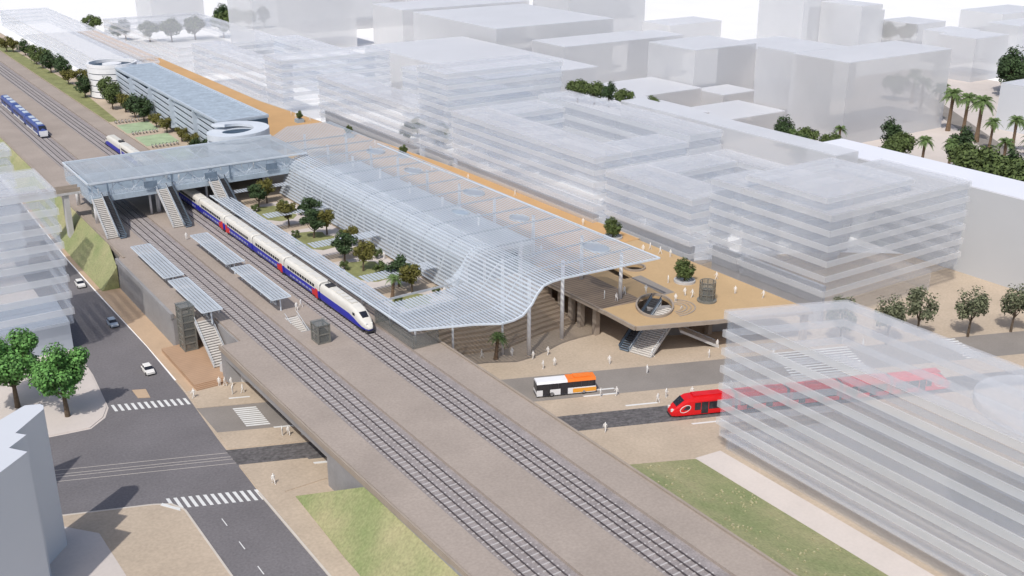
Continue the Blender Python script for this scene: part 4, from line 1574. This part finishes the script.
for x0, L, kd in segs:
    b_ = MB()
    if kd == 'mid':
        rings = [tram_ring(x0, 2.65, .28, 3.45), tram_ring(x0 + L, 2.65, .28, 3.45)]
    else:
        pr = [(0, 1.5, .3, .95), (.25, 2.0, .28, 1.3), (1.0, 2.45, .28, 2.0), (2.1, 2.62, .28, 2.95), (3.0, 2.65, .28, 3.38), (4.0, 2.65, .28, 3.45), (L, 2.65, .28, 3.45)]
        rings = [tram_ring(x0 + (a if kd == 'nose' else L - a), ww, za, zb_) for a, ww, za, zb_ in pr]
        if kd == 'tail':
            rings = rings[::-1]
    b_.loft(rings)
    car = b_.build('tram_module', M_tram, tram, local=True)
    ws_ = x0 + (4.2 if kd == 'nose' else .5)
    we_ = x0 + L - (4.2 if kd == 'tail' else .5)
    for sy in (-1, 1):
        wn = MB()
        wn.box(ws_, we_, sy * 1.30, sy * 1.345, 1.15, 2.55)
        wn.build('window_strip', M_window, car, local=True)
        dn = int((we_ - ws_) / 3.6)
        for q in range(dn):
            xd = ws_ + 1.2 + q * 3.6
            dr = MB()
            dr.box(xd, xd + 1.3, sy * 1.335, sy * 1.365, .42, 2.6)
            dr.build('door', M_window, car, local=True)
            dr = MB()
            for xx in (xd - .09, xd + 1.3):
                dr.box(xx, xx + .09, sy * 1.335, sy * 1.372, .42, 2.6)
            dr.build('door_frame', M_tram, car, local=True)
        if kd != 'mid':
            # pale loop around the cab side window
            cxm = x0 + (2.6 if kd == 'nose' else L - 2.6)
            lp = MB()
            pts = [(cxm + .95 * math.cos(a) * (1 if kd == 'nose' else -1) - .1, sy * 1.315, 1.55 + .62 * math.sin(a) + .25 * math.cos(a)) for a in [2 * PI * q / 16 for q in range(17)]]
            for a, c in zip(pts, pts[1:]):
                lp.bar(a, c, .09, .09)
            lp.build('pale_loop', M_lamp, car, local=True)
            sw_ = MB()
            sw_.loft([[(cxm - .55, sy * 1.24, 1.3), (cxm + .75, sy * 1.24, 1.35), (cxm + .75, sy * 1.24, 2.2), (cxm + .1, sy * 1.24, 2.1)], [(cxm - .55, sy * 1.335, 1.3), (cxm + .75, sy * 1.335, 1.35), (cxm + .75, sy * 1.335, 2.2), (cxm + .1, sy * 1.335, 2.1)]])
            sw_.build('side_window', M_window, car, local=True)
            hl = MB()
            xh = x0 + (.35 if kd == 'nose' else L - .35)
            hl.box(xh - .3, xh + .3, sy * .78 - .16, sy * .78 + .16, 1.05, 1.5)
            hl.build('headlight', M_lamp, car, local=True)
    if kd != 'mid':
        f = (lambda v: x0 + v) if kd == 'nose' else (lambda v: x0 + L - v)
        ws2 = MB()
        ws2.loft([[(f(.95), -.9, 2.02), (f(.95), .9, 2.02), (f(1.15), .9, 1.8), (f(1.15), -.9, 1.8)], [(f(2.25), -1.0, 3.16), (f(2.25), 1.0, 3.16), (f(2.45), 1.0, 2.9), (f(2.45), -1.0, 2.9)]])
        ws2.build('windscreen', M_window, car, local=True)
        bp = MB()
        bp.box(min(f(-.08), f(.4)), max(f(-.08), f(.4)), -.85, .85, .2, .45)
        bp.build('bumper', M_dark, car, local=True)
    rk = MB()
    rk.box(x0 + L * .35, x0 + L * .8, -.8, .8, 3.45, 3.7)
    rk.build('roof_unit', M_tram, car, local=True)
    bg = MB()
    bg.box(x0 + L * .3, x0 + L * .7, -1.2, 1.2, .06, .28)
    bg.build('bogie', M_dark, car, local=True)
    if kd != 'tail':
        be = MB()
        be.box(x0 + L, x0 + L + .6, -1.2, 1.2, .4, 3.3)
        be.build('bellows', M_dark, car, local=True)


# ------------------------------------------------------------------ cars
def car_thing(label, loc, rz, mpaint):
    t = thing('car', label, 'car', loc, rz, 'cars on the left road')
    body = MB()
    prof = [(-2.05, .35, .72), (-1.9, .28, .86), (-.95, .25, .95), (1.35, .25, .98), (2.0, .3, .92), (2.12, .4, .7)]
    rings = []
    for y, z0, z1 in prof:
        w_ = 1.74 if abs(y) < 1.9 else 1.5
        rings.append([(-w_ / 2, y, z0), (w_ / 2, y, z0), (w_ / 2, y, z0 + (z1 - z0) * .7), (w_ / 2 * .9, y, z1), (-w_ / 2 * .9, y, z1), (-w_ / 2, y, z0 + (z1 - z0) * .7)])
    body.loft(rings)
    body.build('body', mpaint, t, local=True)
    cb = MB()
    cb.loft([[(-.76, -1.05, .94), (.76, -1.05, .94), (.76, 1.75, .96), (-.76, 1.75, .96)], [(-.62, -.35, 1.38), (.62, -.35, 1.38), (.62, 1.25, 1.38), (-.62, 1.25, 1.38)]])
    cb.build('window_glass', M_window, t, local=True)
    rf_ = MB()
    rf_.loft([[(-.66, -.42, 1.37), (.66, -.42, 1.37), (.66, 1.3, 1.37), (-.66, 1.3, 1.37)], [(-.56, -.3, 1.46), (.56, -.3, 1.46), (.56, 1.15, 1.46), (-.56, 1.15, 1.46)]])
    rf_.build('roof', mpaint, t, local=True)
    for sx in (-1, 1):
        for y in (-1.28, 1.3):
            w_ = MB()
            w_.axle((sx * .8, y, .32), (1, 0, 0), .32, .2, 16)
            wo = w_.build('wheel', M_tyre, t, local=True)
            w_ = MB()
            w_.axle((sx * .9, y, .32), (1, 0, 0), .19, .04, 12)
            w_.build('rim', M_rim, wo, local=True)
        h = MB()
        h.box(sx * .55 - .17, sx * .55 + .17, -2.06, -1.96, .58, .74)
        h.build('headlight', M_lamp, t, local=True)
        h = MB()
        h.box(sx * .6 - .14, sx * .6 + .14, 2.06, 2.14, .6, .76)
        h.build('tail_light', M_red, t, local=True)
        for y in (-.15, .75):
            p_ = MB()
            p_.box(sx * .60, sx * .72, y - .04, y + .04, .95, 1.38)
            p_.build('window_pillar', mpaint, t, local=True)
    return t


car_thing('white car nearest the zebra crossing above the junction', (46.3, 192.4, .013), 0, M_carwhite)
car_thing('grey blue car in the shade of the left block', (46.9, 219.5, .013), 0, M_carblue)
car_thing('small white car farthest up the road below the grass bank', (47.0, 247.2, .013), 0, M_carwhite)

# ------------------------------------------------------------------ trees
def crown_mesh(mb, c, rx, rz, n, leaf, clumps, rnd, hollow=.35):
    cl = []
    for k in range(clumps):
        while True:
            v = Vector((rnd.uniform(-1, 1), rnd.uniform(-1, 1), rnd.uniform(-1, 1)))
            if hollow < v.length < 1:
                break
        cl.append((Vector((v.x * rx * .72, v.y * rx * .72, v.z * rz * .72)), rnd.uniform(.26, .46)))
    for k in range(n):
        cc, r = rnd.choice(cl)
        v = Vector((rnd.gauss(0, 1), rnd.gauss(0, 1), rnd.gauss(0, 1))).normalized() * (rnd.random() ** .45)
        p = Vector(c) + cc + Vector((v.x * r * rx, v.y * r * rx, v.z * r * rz))
        nrm = (v + Vector((rnd.uniform(-.7, .7), rnd.uniform(-.7, .7), rnd.uniform(0, .9)))).normalized()
        a = nrm.orthogonal().normalized()
        a.rotate(Matrix.Rotation(rnd.uniform(0, 2 * PI), 3, nrm))
        b2 = nrm.cross(a)
        s_ = leaf * rnd.uniform(.6, 1.3)
        mb.add([p - a * s_ * .5, p + b2 * s_ * .32, p + a * s_ * .5, p - b2 * s_ * .32], [(0, 1, 2, 3)])
    return cl


def make_tree(seed, h, crown_r, crown_rz, trunk_h, trunk_r, n, leaf, leafmat, label, cat='tree', name='tree', clumps=16):
    rnd = random.Random(seed)
    t = thing(name, label, cat)
    cz = h - crown_rz
    cm = MB()
    cl = crown_mesh(cm, (0, 0, cz), crown_r, crown_rz, n, leaf, clumps, rnd)
    tm = MB()
    lean = rnd.uniform(-.2, .2)
    tm.tube([(0, 0, -.05), (lean * .3, 0, trunk_h * .5), (lean, lean * .5, trunk_h), (lean, lean, cz + crown_rz * .3)], [trunk_r * 1.25, trunk_r, trunk_r * .8, trunk_r * .25], 9)
    for cc, r in cl[:7]:
        tip = Vector((0, 0, cz)) + cc * .85
        st_ = Vector((lean, lean * .5, trunk_h * rnd.uniform(.85, 1.05)))
        mid = (st_ + tip) / 2 + Vector((0, 0, -.08 * h))
        tm.tube([st_, mid, tip], [trunk_r * .45, trunk_r * .3, trunk_r * .1], 6)
    tm.build('trunk', M_bark, t, local=True)
    cm.build('crown', leafmat, t, local=True)
    return t


def make_palm(seed, h, r, label, nf=20, name='palm_tree'):
    rnd = random.Random(seed)
    t = thing(name, label, 'palm')
    tm = MB()
    b_ = rnd.uniform(-.4, .4)
    tm.tube([(0, 0, -.05), (b_ * .2, 0, h * .3), (b_ * .6, 0, h * .65), (b_, 0, h)], [r * .17 + .12, r * .11 + .08, r * .1 + .07, r * .13 + .1], 9)
    for k in range(int(h / .7)):
        z = .6 + k * .7
        if z < h:
            tm.cyl(b_ * z / h, 0, z, z + .12, (r * .11 + .13), 9)
    tm.build('trunk', M_palmbark, t, local=True)
    cm = MB()
    for k in range(nf):
        az = 2 * PI * k / nf * 2.4 + rnd.uniform(-.25, .25)
        el = rnd.uniform(-.35, 1.1)
        d = Vector((math.cos(az), math.sin(az), 0))
        pts = []
        for q in range(7):
            s_ = q / 6
            pts.append(Vector((b_, 0, h)) + d * (r * s_ * math.cos(el) * (1.05 - .1 * s_)) + Vector((0, 0, r * (math.sin(el) * s_ - .62 * s_ * s_))))
        side = Vector((-d.y, d.x, 0))
        for q in range(1, 7):
            a, c = pts[q - 1], pts[q]
            for sgn in (-1, 1):
                for u in (0, .33, .66):
                    p = a.lerp(c, u)
                    L = r * .34 * math.sin(PI * min(.95, (q - 1 + u) / 6 + .12))
                    e = p + side * sgn * L + d * L * .5 + Vector((0, 0, -L * .35))
                    wv = (c - a) * .16
                    cm.add([p - wv, p + wv, e], [(0, 1, 2)])
        cm.tube(pts, [.05 * r / 2.5] * 6 + [.02], 4)
    cm.build('crown', M_palm, t, local=True)
    return t


protos = {}


def place(kind, x, y, z, s_=1., rz=None, label=None, group=None):
    if kind in protos and protos[kind][1]:
        o = copy_tree(protos[kind][0])
    else:
        o = protos[kind][0]
        protos[kind][1] = True
    o.location = (x, y, z)
    o.rotation_euler = (0, 0, random.uniform(0, 6.28) if rz is None else rz)
    o.scale = (s_, s_, s_)
    o['label'] = label or 'tree'
    if group:
        o['group'] = group
    return o


def proto(kind, o):
    protos[kind] = [o, False]


proto('big', make_tree(1, 12.4, 6.0, 4.6, 3.6, .34, 12500, .55, M_leafbright, 'x', clumps=26))
proto('big2', make_tree(2, 11.6, 4.8, 4.2, 3.4, .32, 9000, .52, M_leafbright, 'x', clumps=20))
proto('gold', make_tree(3, 5.4, 2.1, 1.9, 1.6, .14, 2600, .34, M_leafolive, 'x'))
proto('gdark', make_tree(4, 5.2, 2.3, 1.9, 1.3, .15, 2900, .36, M_leafdark, 'x'))
proto('bush', make_tree(5, 2.6, 1.5, 1.3, .4, .1, 1000, .3, M_leaf, 'x', 'bush', 'bush', 10))
proto('street', make_tree(6, 8.4, 2.8, 3.1, 2.6, .17, 2100, .40, M_leafgrey, 'x', clumps=20))
proto('mid', make_tree(7, 7.6, 3.6, 3.1, 1.4, .2, 1900, .55, M_leaf, 'x', clumps=18))
proto('middark', make_tree(8, 7.6, 3.4, 3.2, 1.2, .2, 1900, .55, M_leafdark, 'x', clumps=16))
proto('olive', make_tree(9, 6.8, 3.2, 2.8, 1.2, .2, 1700, .5, M_leafolive, 'x', clumps=16))
proto('park', make_tree(10, 10.5, 5.4, 4.2, 2.4, .3, 2600, .8, M_leaf, 'x', clumps=20))
proto('parkdark', make_tree(12, 13, 4.6, 5.0, 3.0, .3, 2600, .75, M_leafdark, 'x', clumps=20))
proto('palm', make_palm(21, 14.0, 5.0, 'x', 30))
proto('palmsmall', make_palm(22, 4.0, 1.9, 'x', 22))
proto('round', make_tree(13, 3.9, 1.75, 1.75, .7, .14, 3200, .3, M_leaf, 'x', clumps=24))

place('big', 22.8, 190.5, .12, 1.22, .4, 'bright green big tree on the left corner, the one cut by the picture edge', 'big trees on the left corner')
place('big2', 29.3, 182.0, .12, 1.22, 1.9, 'bright green big tree on the left corner nearer the zebra crossing', 'big trees on the left corner')
grp = []
for kd, x, y, s_ in (('gdark', 96.0, 261.0, .95), ('gold', 99.5, 264.0, .95), ('gold', 101.6, 243.2, .0), ('gold', 96.3, 241.8, 1.0), ('gdark', 101.5, 240.6, 1.0), ('gdark', 97.6, 230.0, 1.05), ('gold', 101.3, 230.6, 1.0),
                     ('gold', 102.3, 215.8, .0), ('gdark', 96.2, 210.2, 1.0), ('gold', 97.0, 202.6, 1.0), ('gold', 101.9, 219.0, .75), ('gdark', 98.8, 189.6, 1.0), ('gold', 99.4, 185.0, 1.0)):
    if s_ > 0:
        grp.append(place(kd, x, y, 7.0, s_ * 1.38, None, None, 'courtyard trees'))
rank(grp, 'round courtyard tree between train and station, LABEL')
b1_ = place('bush', 100.4, 255.6, 7.0, 1.2, None, 'round green bush in the courtyard nearest the footbridge', 'courtyard bushes')
b2_ = place('bush', 99.6, 199.4, 7.0, 1.2, None, 'round green bush in the courtyard beside the middle of the train', 'courtyard bushes')
grp = []
for x, y in ((93.6, 180.5), (103.2, 181.2), (94.0, 205.5), (103.4, 208.6), (93.8, 232.5), (103.2, 226.0), (94.2, 258.4), (102.6, 249.0)):
    grp.append(place('bush', x, y, 7.0, random.uniform(.75, 1.05), None, None, 'small courtyard shrubs'))
rank(grp, 'small shrub at the corner of a station courtyard, LABEL')
place('palmsmall', 94.6, 184.6, 7.0, 1.1, None, 'small palm on the lawn near the train nose', 'small palms by the station')
place('palmsmall', 104.2, 160.6, .0, 1.2, None, 'small palm at the foot of the terrace steps', 'small palms by the station')
place('round', 150.8, 158.4, 7.0, 1.45, None, 'dense round tree in a ring planter on the open deck', 'deck trees')
place('round', 156.9, 190.2, 7.0, 1.4, None, 'dense round tree beside the canopy edge and promenade', 'deck trees')
for x, y in ((150.8, 158.4), (156.9, 190.2)):
    r = MB()
    r.ring([(x + 2.3 * math.cos(2 * PI * k / 24), y + 2.3 * math.sin(2 * PI * k / 24)) for k in range(24)], .35, 7.0, 7.5)
    r.cyl(x, y, 7.0, 7.3, 1.9, 20)
    tag(r.build('ring_planter', M_lightconc), 'pale ring planter under the %s' % ('deck tree by the glass drum' if y < 170 else 'tree beside the canopy edge'), 'planter')
for i, (x, y) in enumerate(((153.2, 287.4), (151.2, 321.5), (147.2, 352.6))):
    wd = ('nearest the canopy', 'in the middle', 'nearest the car park')[i]
    place('round', x, y, 7.9, .85, None, 'clipped bush in a grey box on the promenade, ' + wd, 'boxed promenade bushes')
    r = MB()
    r.box(x - 1.3, x + 1.3, y - 1.3, y + 1.3, 7.0, 8.2)
    tag(r.build('planter_box', M_planter), 'grey planter box on the promenade, ' + wd, 'planter', 'boxed promenade bushes')
grp = []
for kd, x, y, s_ in (('olive', 93.5, 583, 1.2), ('olive', 96.0, 580, 1.0), ('middark', 98.8, 566, 1.0), ('mid', 97.5, 535, 1.1), ('mid', 97.5, 522, 1.15), ('middark', 98, 508, 1.2), ('middark', 101, 502, 1.1), ('middark', 100, 490, 1.1),
                     ('olive', 97.5, 474, 1.0), ('olive', 101.5, 470, 1.1), ('olive', 102.5, 456, 1.1), ('middark', 96.2, 441, 1.15), ('olive', 103, 447, .9), ('mid', 101, 424, 1.25), ('mid', 99, 412, 1.1), ('olive', 101.5, 404, 1.1), ('middark', 101.5, 392, 1.1),
                     ('middark', 102.3, 384, 1.2), ('olive', 103, 372, .8), ('olive', 103.5, 362, .85), ('olive', 103.4, 346, .8), ('olive', 103.2, 335, .85), ('middark', 101, 326, .7), ('middark', 103, 320, .8)):
    grp.append(place(kd, x, y, 7.0, s_ * 1.12, None, None, 'trees along the far tracks'))
rank(grp, 'bushy tree in the row beside far tracks and car park, LABEL')
grp = []
for x, y in ((165.6, 128.2), (173.0, 122.8), (181.8, 122.0), (190.0, 116.0), (199.6, 112.6), (207.5, 108)):
    grp.append(place('street', x, y, .0, random.uniform(1.3, 1.48), None, None, 'street trees on the right'))
rank(grp, 'loose grey green street tree in the right row, LABEL')
grp = []
for x, y, s_ in ((352.0, 236.0, 1.0), (352.5, 230.0, .95), (345.0, 219.5, 1.05), (337.5, 209.5, .72), (341.5, 203.5, .8), (345.5, 200.5, .75), (384, 276, .9), (336, 194, .8), (300, 199, .7), (296, 206, .7), (312, 188, .75), (322, 186, .8), (362, 248, .95), (371, 262, .9), (292, 236, .6), (280, 246, .5)):
    grp.append(place('palm', x, y, .0, s_, None, None, 'palms at the far right'))
rank(grp, 'tall palm at far right beyond the long grey wall, LABEL')
grp = []
for kd, x, y, s_ in (('park', 296, 190, .95), ('parkdark', 303, 198, .9), ('park', 287, 180, 1.15), ('park', 283, 172, 1.1), ('parkdark', 292, 174, .85), ('park', 280, 163, 1.1), ('park', 290, 166, 1.1), ('park', 276, 156, 1.0),
                     ('park', 302, 218, .75), ('park', 296, 216, .7), ('parkdark', 306, 226, .75), ('park', 286, 214, .6), ('park', 284, 243, .7), ('parkdark', 281, 250, .7), ('park', 275, 238, .7), ('park', 288, 236, .6), ('parkdark', 270, 232, .6),
                     ('parkdark', 428, 262, 1.1), ('parkdark', 438, 268, 1.2), ('park', 447, 268, 1.0), ('park', 383, 284, .9)):
    grp.append(place(kd, x, y, .0, s_ * 1.3, None, None, 'park trees at the far right'))
rank(grp, 'bushy park tree at far right between white buildings, LABEL')
grp = []
for kd, x, y, s_ in (('park', 157, 676, 1.2), ('park', 163, 646, 1.0), ('parkdark', 166, 640, 1.0), ('park', 176, 628, 1.2), ('park', 186, 620, 1.4), ('park', 200, 622, 1.4), ('park', 216, 620, 1.5), ('park', 236, 656, 1.3), ('park', 243, 650, 1.2), ('parkdark', 252, 648, 1.1), ('parkdark', 230, 662, 1.2)):
    grp.append(place(kd, x, y, .0, s_, None, None, 'trees behind the far translucent block'))
rank(grp, 'distant tree at top left behind the translucent block, LABEL')
grp = []
for kd, x, y, s_ in (('park', 214, 274, .6), ('park', 216, 268, .6), ('parkdark', 217, 262, .5), ('park', 218, 256, .55), ('mid', 221, 247, .6)):
    grp.append(place(kd, x - 6, y - 2, 20.5, s_ * 1.3, None, None, 'trees behind the courtyard block roof'))
rank(grp, 'green tree standing behind the courtyard block roof, LABEL')
tb_ = MB()
tb_.prism(rect(204, 218, 248, 282), 0, 20.5)
tag(tb_.build('garden_terrace', M_mass), 'raised white garden terrace carrying five trees behind the courtyard block', 'terrace')
grp = []
for x, y in ((182, 316), (187, 322), (178, 330), (185, 336)):
    grp.append(place('mid', x, y, 0, 1.0, None, None, 'trees inside the translucent courtyard'))
rank(grp, 'faint tree inside the tallest translucent courtyard block, LABEL')
grp = []
for kd, x, y, s_ in (('parkdark', 513, 388, 1.0), ('park', 523, 386, 1.1), ('parkdark', 531, 388, 1.0), ('park', 517, 394, 1.2)):
    grp.append(place(kd, x, y, 0, s_, None, None, 'distant trees on the right skyline'))
rank(grp, 'distant dark tree on the right skyline, LABEL')

# ------------------------------------------------------------------ people (white figures)
def body_mesh(name, pose):
    V, E, R = [], [], []

    def add(p, r, par=None):
        V.append(p)
        R.append(r)
        if par is not None:
            E.append((par, len(V) - 1))
        return len(V) - 1
    st_ = pose.get('stride', 0)
    pel = add((0, 0, .95), .145)
    ch = add((0, 0, 1.2), .15, pel)
    sh = add((0, 0, 1.42), .13, ch)
    nk = add((0, 0, 1.53), .06, sh)
    hd = add((0, -.015, 1.66), .105, nk)
    add((0, -.01, 1.76), .075, hd)
    for sx in (-1, 1):
        hp = add((sx * .1, 0, .88), .095, pel)
        kn = add((sx * .11, -sx * st_ * .5 - .02 * bool(st_), .48), .065, hp)
        an = add((sx * .11, -sx * st_ + .03, .09), .042, kn)
        add((sx * .12, -sx * st_ - .15, .035), .038, an)
        shd = add((sx * .2, 0, 1.40), .07, sh)
        el_ = add((sx * .27, sx * st_ * .3 + .03, 1.13), .048, shd)
        wr = add((sx * pose.get('hand', .27), sx * st_ * .75 - pose.get('fwd', .05), .9 + pose.get('up', 0)), .034, el_)
        add((sx * pose.get('hand', .27), sx * st_ * .8 - pose.get('fwd', .05) - .04, .82 + pose.get('up', 0)), .03, wr)
    me = bpy.data.meshes.new(name)
    me.from_pydata(V, E, [])
    o = bpy.data.objects.new(name, me)
    COL.objects.link(o)
    sk = o.modifiers.new('skin', 'SKIN')
    for i, d in enumerate(me.skin_vertices[0].data):
        d.radius = (R[i], R[i] * (.75 if i in (0, 1, 2) else 1))
        d.use_root = (i == 0)
    ss = o.modifiers.new('sub', 'SUBSURF')
    ss.levels = 1
    ss.render_levels = 1
    dg = bpy.context.evaluated_depsgraph_get()
    out = bpy.data.meshes.new_from_object(o.evaluated_get(dg))
    out.name = name
    out.materials.clear()
    out.materials.append(M_person)
    out.polygons.foreach_set('use_smooth', [True] * len(out.polygons))
    bpy.data.objects.remove(o)
    return out


bodies = [body_mesh('standing_body', {}), body_mesh('walking_body', {'stride': .24}), body_mesh('striding_body', {'stride': .32}), body_mesh('carrying_body', {'hand': .16, 'fwd': .25, 'up': .2})]


def person(x, y, z, i):
    o = bpy.data.objects.new('person', bodies[i % 4])
    COL.objects.link(o)
    o.location = (x, y, z)
    o.rotation_euler = (0, 0, random.uniform(0, 6.28))
    o.scale = (1.12, 1.12, random.uniform(1.0, 1.08))
    o['category'] = 'person'
    return o


def people(pts, z, template, group):
    out = []
    for i, q in enumerate(pts):
        o = person(q[0], q[1], q[2] if len(q) > 2 else z, i)
        o['group'] = group
        out.append(o)
    rank(out, template)


people([(55.4, 179.0), (56.2, 178.2), (57.2, 177.6)], .9 - .88 + .11, 'white figure in the trio below the tan terrace, LABEL', 'trio below the terrace')
people([(56.2, 174.3), (57.9, 173.8), (49.9, 176.9)], .11, 'white figure on the pavement near the wing wall, LABEL', 'figures near the wing wall')
people([(57.6, 154.7), (58.5, 154.2), (50.4, 141.0)], .11, 'white figure between the bus street and tram lane at left, LABEL', 'figures left of the viaduct')
people([(107.6, 160.1), (110.2, 156.6), (113.7, 156.5), (109.2, 151.8), (111.8, 151.7), (121.1, 146.5), (130.3, 144.6), (139.1, 138.0), (149.0, 143.5), (143.8, 140.6), (102.2, 162.6)], .004, 'white figure on the beige plaza behind the bus, LABEL', 'figures on the plaza behind the bus')
people([(110.9, 136.3), (113.7, 135.2), (118.0, 128.9), (120.6, 129.6), (125.0, 127.6), (132.5, 125.4), (103.4, 125.6), (124.3, 139.2), (150, 131.5), (166, 128), (168, 124.5), (158.8, 118)], .02, 'white figure around the bus street and tram lane, LABEL', 'figures by the streets')
people([(130.5, 160.2, 7.015), (131.7, 157.8, 7.015), (135.4, 159.8, 7.015), (139.6, 157.9, 7), (147.4, 159.8, 7), (145.2, 152.2, 7), (145.8, 150.6, 7), (141.4, 150.8, 7), (154.6, 147.2, 7), (157.7, 142.3, 7), (157.4, 155.6, 7)], 7, 'white figure on the open ochre deck, LABEL', 'figures on the deck')
people([(156.1, 178.2, 7), (158.6, 178.6, 7), (158.5, 175.0, 7), (159.0, 172.1, 7), (157.2, 202.3, 7.01), (157.7, 233.1, 7.01), (155.8, 254.1, 7.01), (153.0, 306.2, 7.01), (149.4, 365.0, 7.01), (148.4, 358.6, 7.01), (151.0, 352.2, 7.01), (152, 268, 7.01)], 7, 'white figure along the promenade edge, LABEL', 'figures on the promenade')
people([(55.6, 202.0), (75.6, 189.3), (77.0, 190.4), (76.4, 219.5), (71.9, 245.6), (62.3, 196.5)], 7.0, 'white figure on the station platforms, LABEL', 'figures on the platforms')
people([(59 + 4.1 * k + (k * 37 % 5) * .5, 271 + (k * 53 % 11)) for k in range(12)], 14.2, 'white figure walking on the footbridge, LABEL', 'figures on the footbridge')
people([(129.5 + (k * 29 % 8), 268 - k * 7.0) for k in range(12)], 7.0, 'white figure under the canopy roof beside the hall, LABEL', 'figures under the canopy')
people([(107.2, 254, 7), (106.8, 232, 7), (104.4, 207, 7), (103.0, 196, 7), (104.2, 180, 7)], 7.0, 'white figure on the courtyard paths by the station, LABEL', 'figures in the courtyards')

# ------------------------------------------------------------------ bicycles in front of the car park
def bike_proto():
    t = thing('bicycle', 'x', 'bicycle', (0, 0, 0), 0, 'bicycles parked before the car park')
    for y in (-.52, .52):
        w_ = MB()
        pts = [(0, y + .34 * math.cos(a), .34 + .34 * math.sin(a)) for a in [2 * PI * k / 14 for k in range(15)]]
        for a, c in zip(pts, pts[1:]):
            w_.bar(a, c, .06, .06)
        w_.bar((0, y - .33, .34), (0, y + .33, .34), .02)
        w_.bar((0, y, .02), (0, y, .66), .02)
        w_.build('wheel', M_tyre, t, local=True)
    f = MB()
    for a, c in (((0, -.52, .34), (0, -.4, .88)), ((0, -.44, .75), (0, .12, .72)), ((0, -.42, .7), (0, .05, .34)), ((0, .05, .34), (0, .16, .86)), ((0, .05, .34), (0, .52, .34)), ((0, .13, .72), (0, .52, .34))):
        f.bar(a, c, .055)
    f.build('frame', M_person, t, local=True)
    s_ = MB()
    s_.box(-.08, .08, .05, .3, .86, .93)
    s_.build('saddle', M_dark, t, local=True)
    h = MB()
    h.bar((-.28, -.38, .95), (.28, -.38, .95), .05)
    h.bar((0, -.4, .86), (0, -.38, .95), .05)
    h.build('handlebar', M_dark, t, local=True)
    return t


bp_ = bike_proto()
first = True
for row, (y, n_) in enumerate(((343, 8), (365, 8), (386, 8))):
    grp = []
    for k in range(n_):
        o = bp_ if first else copy_tree(bp_)
        first = False
        o.location = (93.0 + k * 1.15, y + random.uniform(-.3, .3), 7.02)
        o.rotation_euler = (0, 0, random.uniform(-.15, .15))
        o.scale = (1.25, 1.25, 1.25)
        grp.append(o)
    rank(grp, 'bicycle in the %s parked row before the car park, LABEL' % ['nearest', 'middle', 'farthest'][row])

# ------------------------------------------------------------------ air
HAZE = 0.0
if HAZE:
    hz = MB()
    hz.box(-400, 1500, -300, 2600, -3, 92)
    ho = hz.build('haze', [])
    ho['kind'] = 'stuff'
    hm = bpy.data.materials.new('haze_air')
    hm.use_nodes = True
    nt = hm.node_tree
    nt.nodes.remove(nt.nodes['Principled BSDF'])
    v = nt.nodes.new('ShaderNodeVolumePrincipled')
    v.inputs['Color'].default_value = (.985, .99, 1, 1)
    v.inputs['Density'].default_value = HAZE
    v.inputs['Anisotropy'].default_value = -.4
    nt.links.new(v.outputs['Volume'], nt.nodes['Material Output'].inputs['Volume'])
    ho.data.materials.append(hm)
